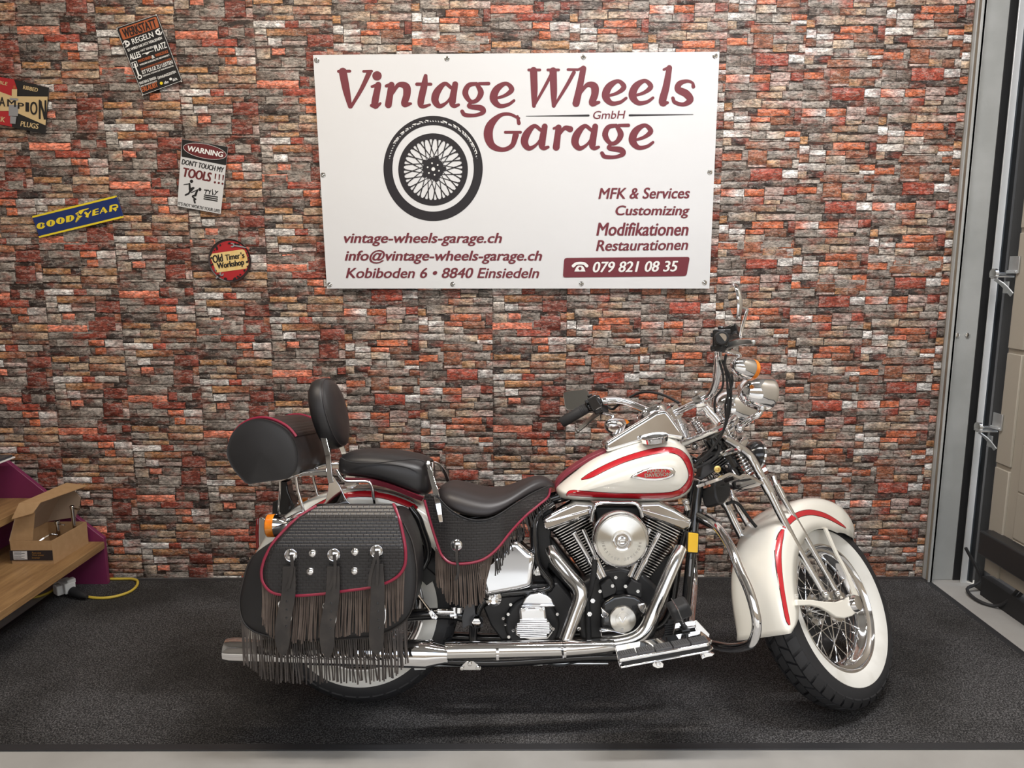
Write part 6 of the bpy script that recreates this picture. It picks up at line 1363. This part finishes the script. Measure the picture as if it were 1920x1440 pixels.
m = M(); m.prism(Bs('d', [(505, 975), (560, 955), (622, 975), (622, 1000), (510, 1000)], -.12), (0, -.006, 0)); m.box(B('d', 880, 970, -.10), (.06, .03, .014)); m.cyl(B('d', 120, 1000, -.11), B('d', 500, 1002, -.11), .003, 8); m.cyl(B('d', 640, 985, -.11), B('d', 1440, 985, -.11), .004, 8); m.prism(Bs('d', [(-20, 1006), (75, 1003), (72, 1030), (-10, 1034)], -.2), (0, .02, 0)); obj('lower_bracket', m, GALV, parent=fr)
tubeobj('wiring', Bs('d', [(960, 960, -.12), (1000, 990, -.12), (1090, 1002, -.12), (1180, 980, -.12), (1290, 955, -.12)]), .003, RUBBER, fr, 8)
m = M(); p_ = [B('c', *q_, -.06) for q_ in ((88, 800), (110, 775), (170, 800), (242, 960), (186, 1002), (92, 915))]; m.prism(p_, (0, .004, 0)); obj('strut_cover', m, CREAM, parent=fr, label='cream painted strut cover')
m = M(); m.prism(Bs('b', [(1545, 370), (1600, 350), (1680, 420), (1600, 480), (1560, 440)], -.08), (0, .02, 0)); m.prism(Bs('c', [(240, 900), (640, 900), (760, 1180), (700, 1520), (280, 1580), (230, 1200)], -.02), (0, .05, 0)); m.prism(Bs('c', [(20, 660), (160, 640), (240, 840), (290, 1060), (150, 1200), (90, 900)], -.03), (0, .06, 0)); obj('inner_panel', m, SATIN, parent=fr)
# ---- engine guard, footboard, brake pedal, reflector
gd_ = part('engine_guard', bike)
CB = Bs('h', [(108, 165, -.06), (150, 190, -.10), (225, 245, -.17), (305, 365, -.24), (365, 515, -.30), (425, 650, -.345), (466, 790, -.37), (476, 890, -.37), (452, 975, -.35), (400, 1008, -.31), (310, 1018, -.24), (215, 1003, -.16), (150, 985, -.10)])
tubeobj('bar', CB, .0145, CHROME, gd_, 18); tubeobj('bar', mir(CB), .0145, CHROME, gd_, 18)
m = M(); m.cyl(B('z', 700, 930, -.05), B('z', 690, 1130, -.06), .012, 14); m.cyl(B('z', 700, 1090, -.07), B('z', 1040, 1250, -.12), .0165, 16); obj('guard_clamp', m, BLACK, parent=gd_)
m = M(); m.prism(Bs('g', outline_round([(1228, 338), (1306, 345), (1300, 498), (1222, 492)], 10), -.10), (0, -.010, 0)); rfx = obj('side_reflector', m, REFLECT, parent=bike, bevel=.002, label='amber side reflector with its glow put into the colour')
m = M(); m.prism(Bs('g', [(1212, 330), (1312, 338), (1306, 508), (1212, 500)], -.09), (0, -.009, 0)); obj('reflector_back', m, PLASTIC, parent=rfx, bevel=.002)
m = M(); m.prism(Bs('g', [(1243, 552), (1258, 552), (1246, 690), (1234, 688)], -.0985), (0, -.0008, 0)); obj('frame_sticker', m, TINGRY, parent=fr)
fb = part('footboard', bike)
n0, n1 = B('g', 672, 1352, -.375), B('g', 1438, 1212, -.375); fd = unit(n1 - n0); FLn = np.linalg.norm(n1 - n0); fn = np.cross(fd, V3(0, 1, 0)); fn = fn if fn[2] > 0 else -fn
def FB(x, y, z): return n0 + fd * x * FLn + V3(0, y, 0) + fn * z
O_ = outline_round([np.array((0, 0)), np.array((.93, 0)), np.array((1.0, .02)), np.array((.96, .115)), np.array((0.02, .115))], .02)
m = M(); m.prism([FB(p_[0], p_[1], -.010) for p_ in O_], fn * .010); m.prism([FB(p_[0], p_[1], -.028) for p_ in O_], fn * .006); obj('board', m, CHROME, parent=fb, bevel=.003)
m = M(); m.prism([FB(.04 + .94 * p_[0], p_[1] + .004, -.024) for p_ in O_], fn * .014); obj('board_core', m, SATIN, parent=fb)
for i in range(5):
    x0 = .03 + i * .186
    m = M(); m.prism([FB(x0, .010, 0), FB(x0 + .172, .010, 0), FB(x0 + .172, .055, 0), FB(x0, .055, 0)], fn * .005)
    for j in range(7): xx = x0 + .012 + j * .023; m.prism([FB(xx, .014, .005), FB(xx + .012, .014, .005), FB(xx + .006, .051, .005), FB(xx - .006, .051, .005)], fn * .0015)
    obj('rubber_pad', m, GREY_RUBBER, parent=fb, bevel=.001)
m = M(); m.prism(Bs('g', [(1095, 1215), (1130, 1062), (1300, 1042), (1400, 1150), (1395, 1180)], -.235), (0, .004, 0)); obj('mount_plate', m, CHROME, parent=fb, bevel=.001)
m = M(); 
for a_ in ([(945, 1385), (990, 1350), (1035, 1385), (1030, 1415), (985, 1422), (950, 1405)], [(1320, 1300), (1380, 1295), (1440, 1305), (1420, 1325), (1370, 1335), (1340, 1350)]): m.prism(Bs('g', a_, -.33), (0, .015, 0))
bolt(m, B('g', 990, 1382, -.331), .008); bolt(m, B('g', 1345, 1318, -.331), .006); obj('board_bracket', m, CHROME, parent=fb, bevel=.002)
m = M(); m.prism(Bs('g', [(1030, 1180), (1075, 1040), (1120, 1040), (1100, 1180)], -.20), (0, .01, 0))
for i in range(6): m.prism(Bs('g', [(1045, 1070 + i*18), (1115, 1062 + i*18), (1113, 1070 + i*18), (1043, 1078 + i*18)], -.204), (0, .004, 0))
obj('heel_guard', m, SATIN, parent=fb)
bp_ = part('brake_pedal', bike)
m = M(); m.tube(Bs('g', [(1160, 1000, -.27), (1200, 1090, -.25), (1230, 1150, -.24), (1215, 1190, -.22), (1150, 1200, -.16)]), .007, 12); m.cyl(B('g', 1180, 1125, -.25), B('g', 1240, 1115, -.25), .006, 10); obj('pedal_arm', m, SATIN, parent=bp_)
c_ = B('g', 1160, 950, -.28); R_ = rot((0, 1, 0), rad(-24)) @ rot((1, 0, 0), rad(20)); m = M(); m.box(c_, (.062, .055, .050), R_)
obj('pedal_pad', m, RUBBER, parent=bp_, bevel=.012, seg=4)
m = M(); m.box(c_ + R_ @ V3(-.008, -.0, 0), (.003, .0565, .0515), R_); obj('pedal_groove', m, STEEL, parent=bp_)
# ---- petcock under the tank
m = M(); m.cyl(B('z', 430, 760, -.08), B('z', 455, 840, -.08), .012, 16); m.ell(B('z', 445, 800, -.09), (.012, .012, .012), None, 14, 8); m.cyl(B('z', 455, 850, -.08), B('z', 480, 940, -.08), .010, 14, 0); obj('fuel_tap', m, STEEL, parent=tank)
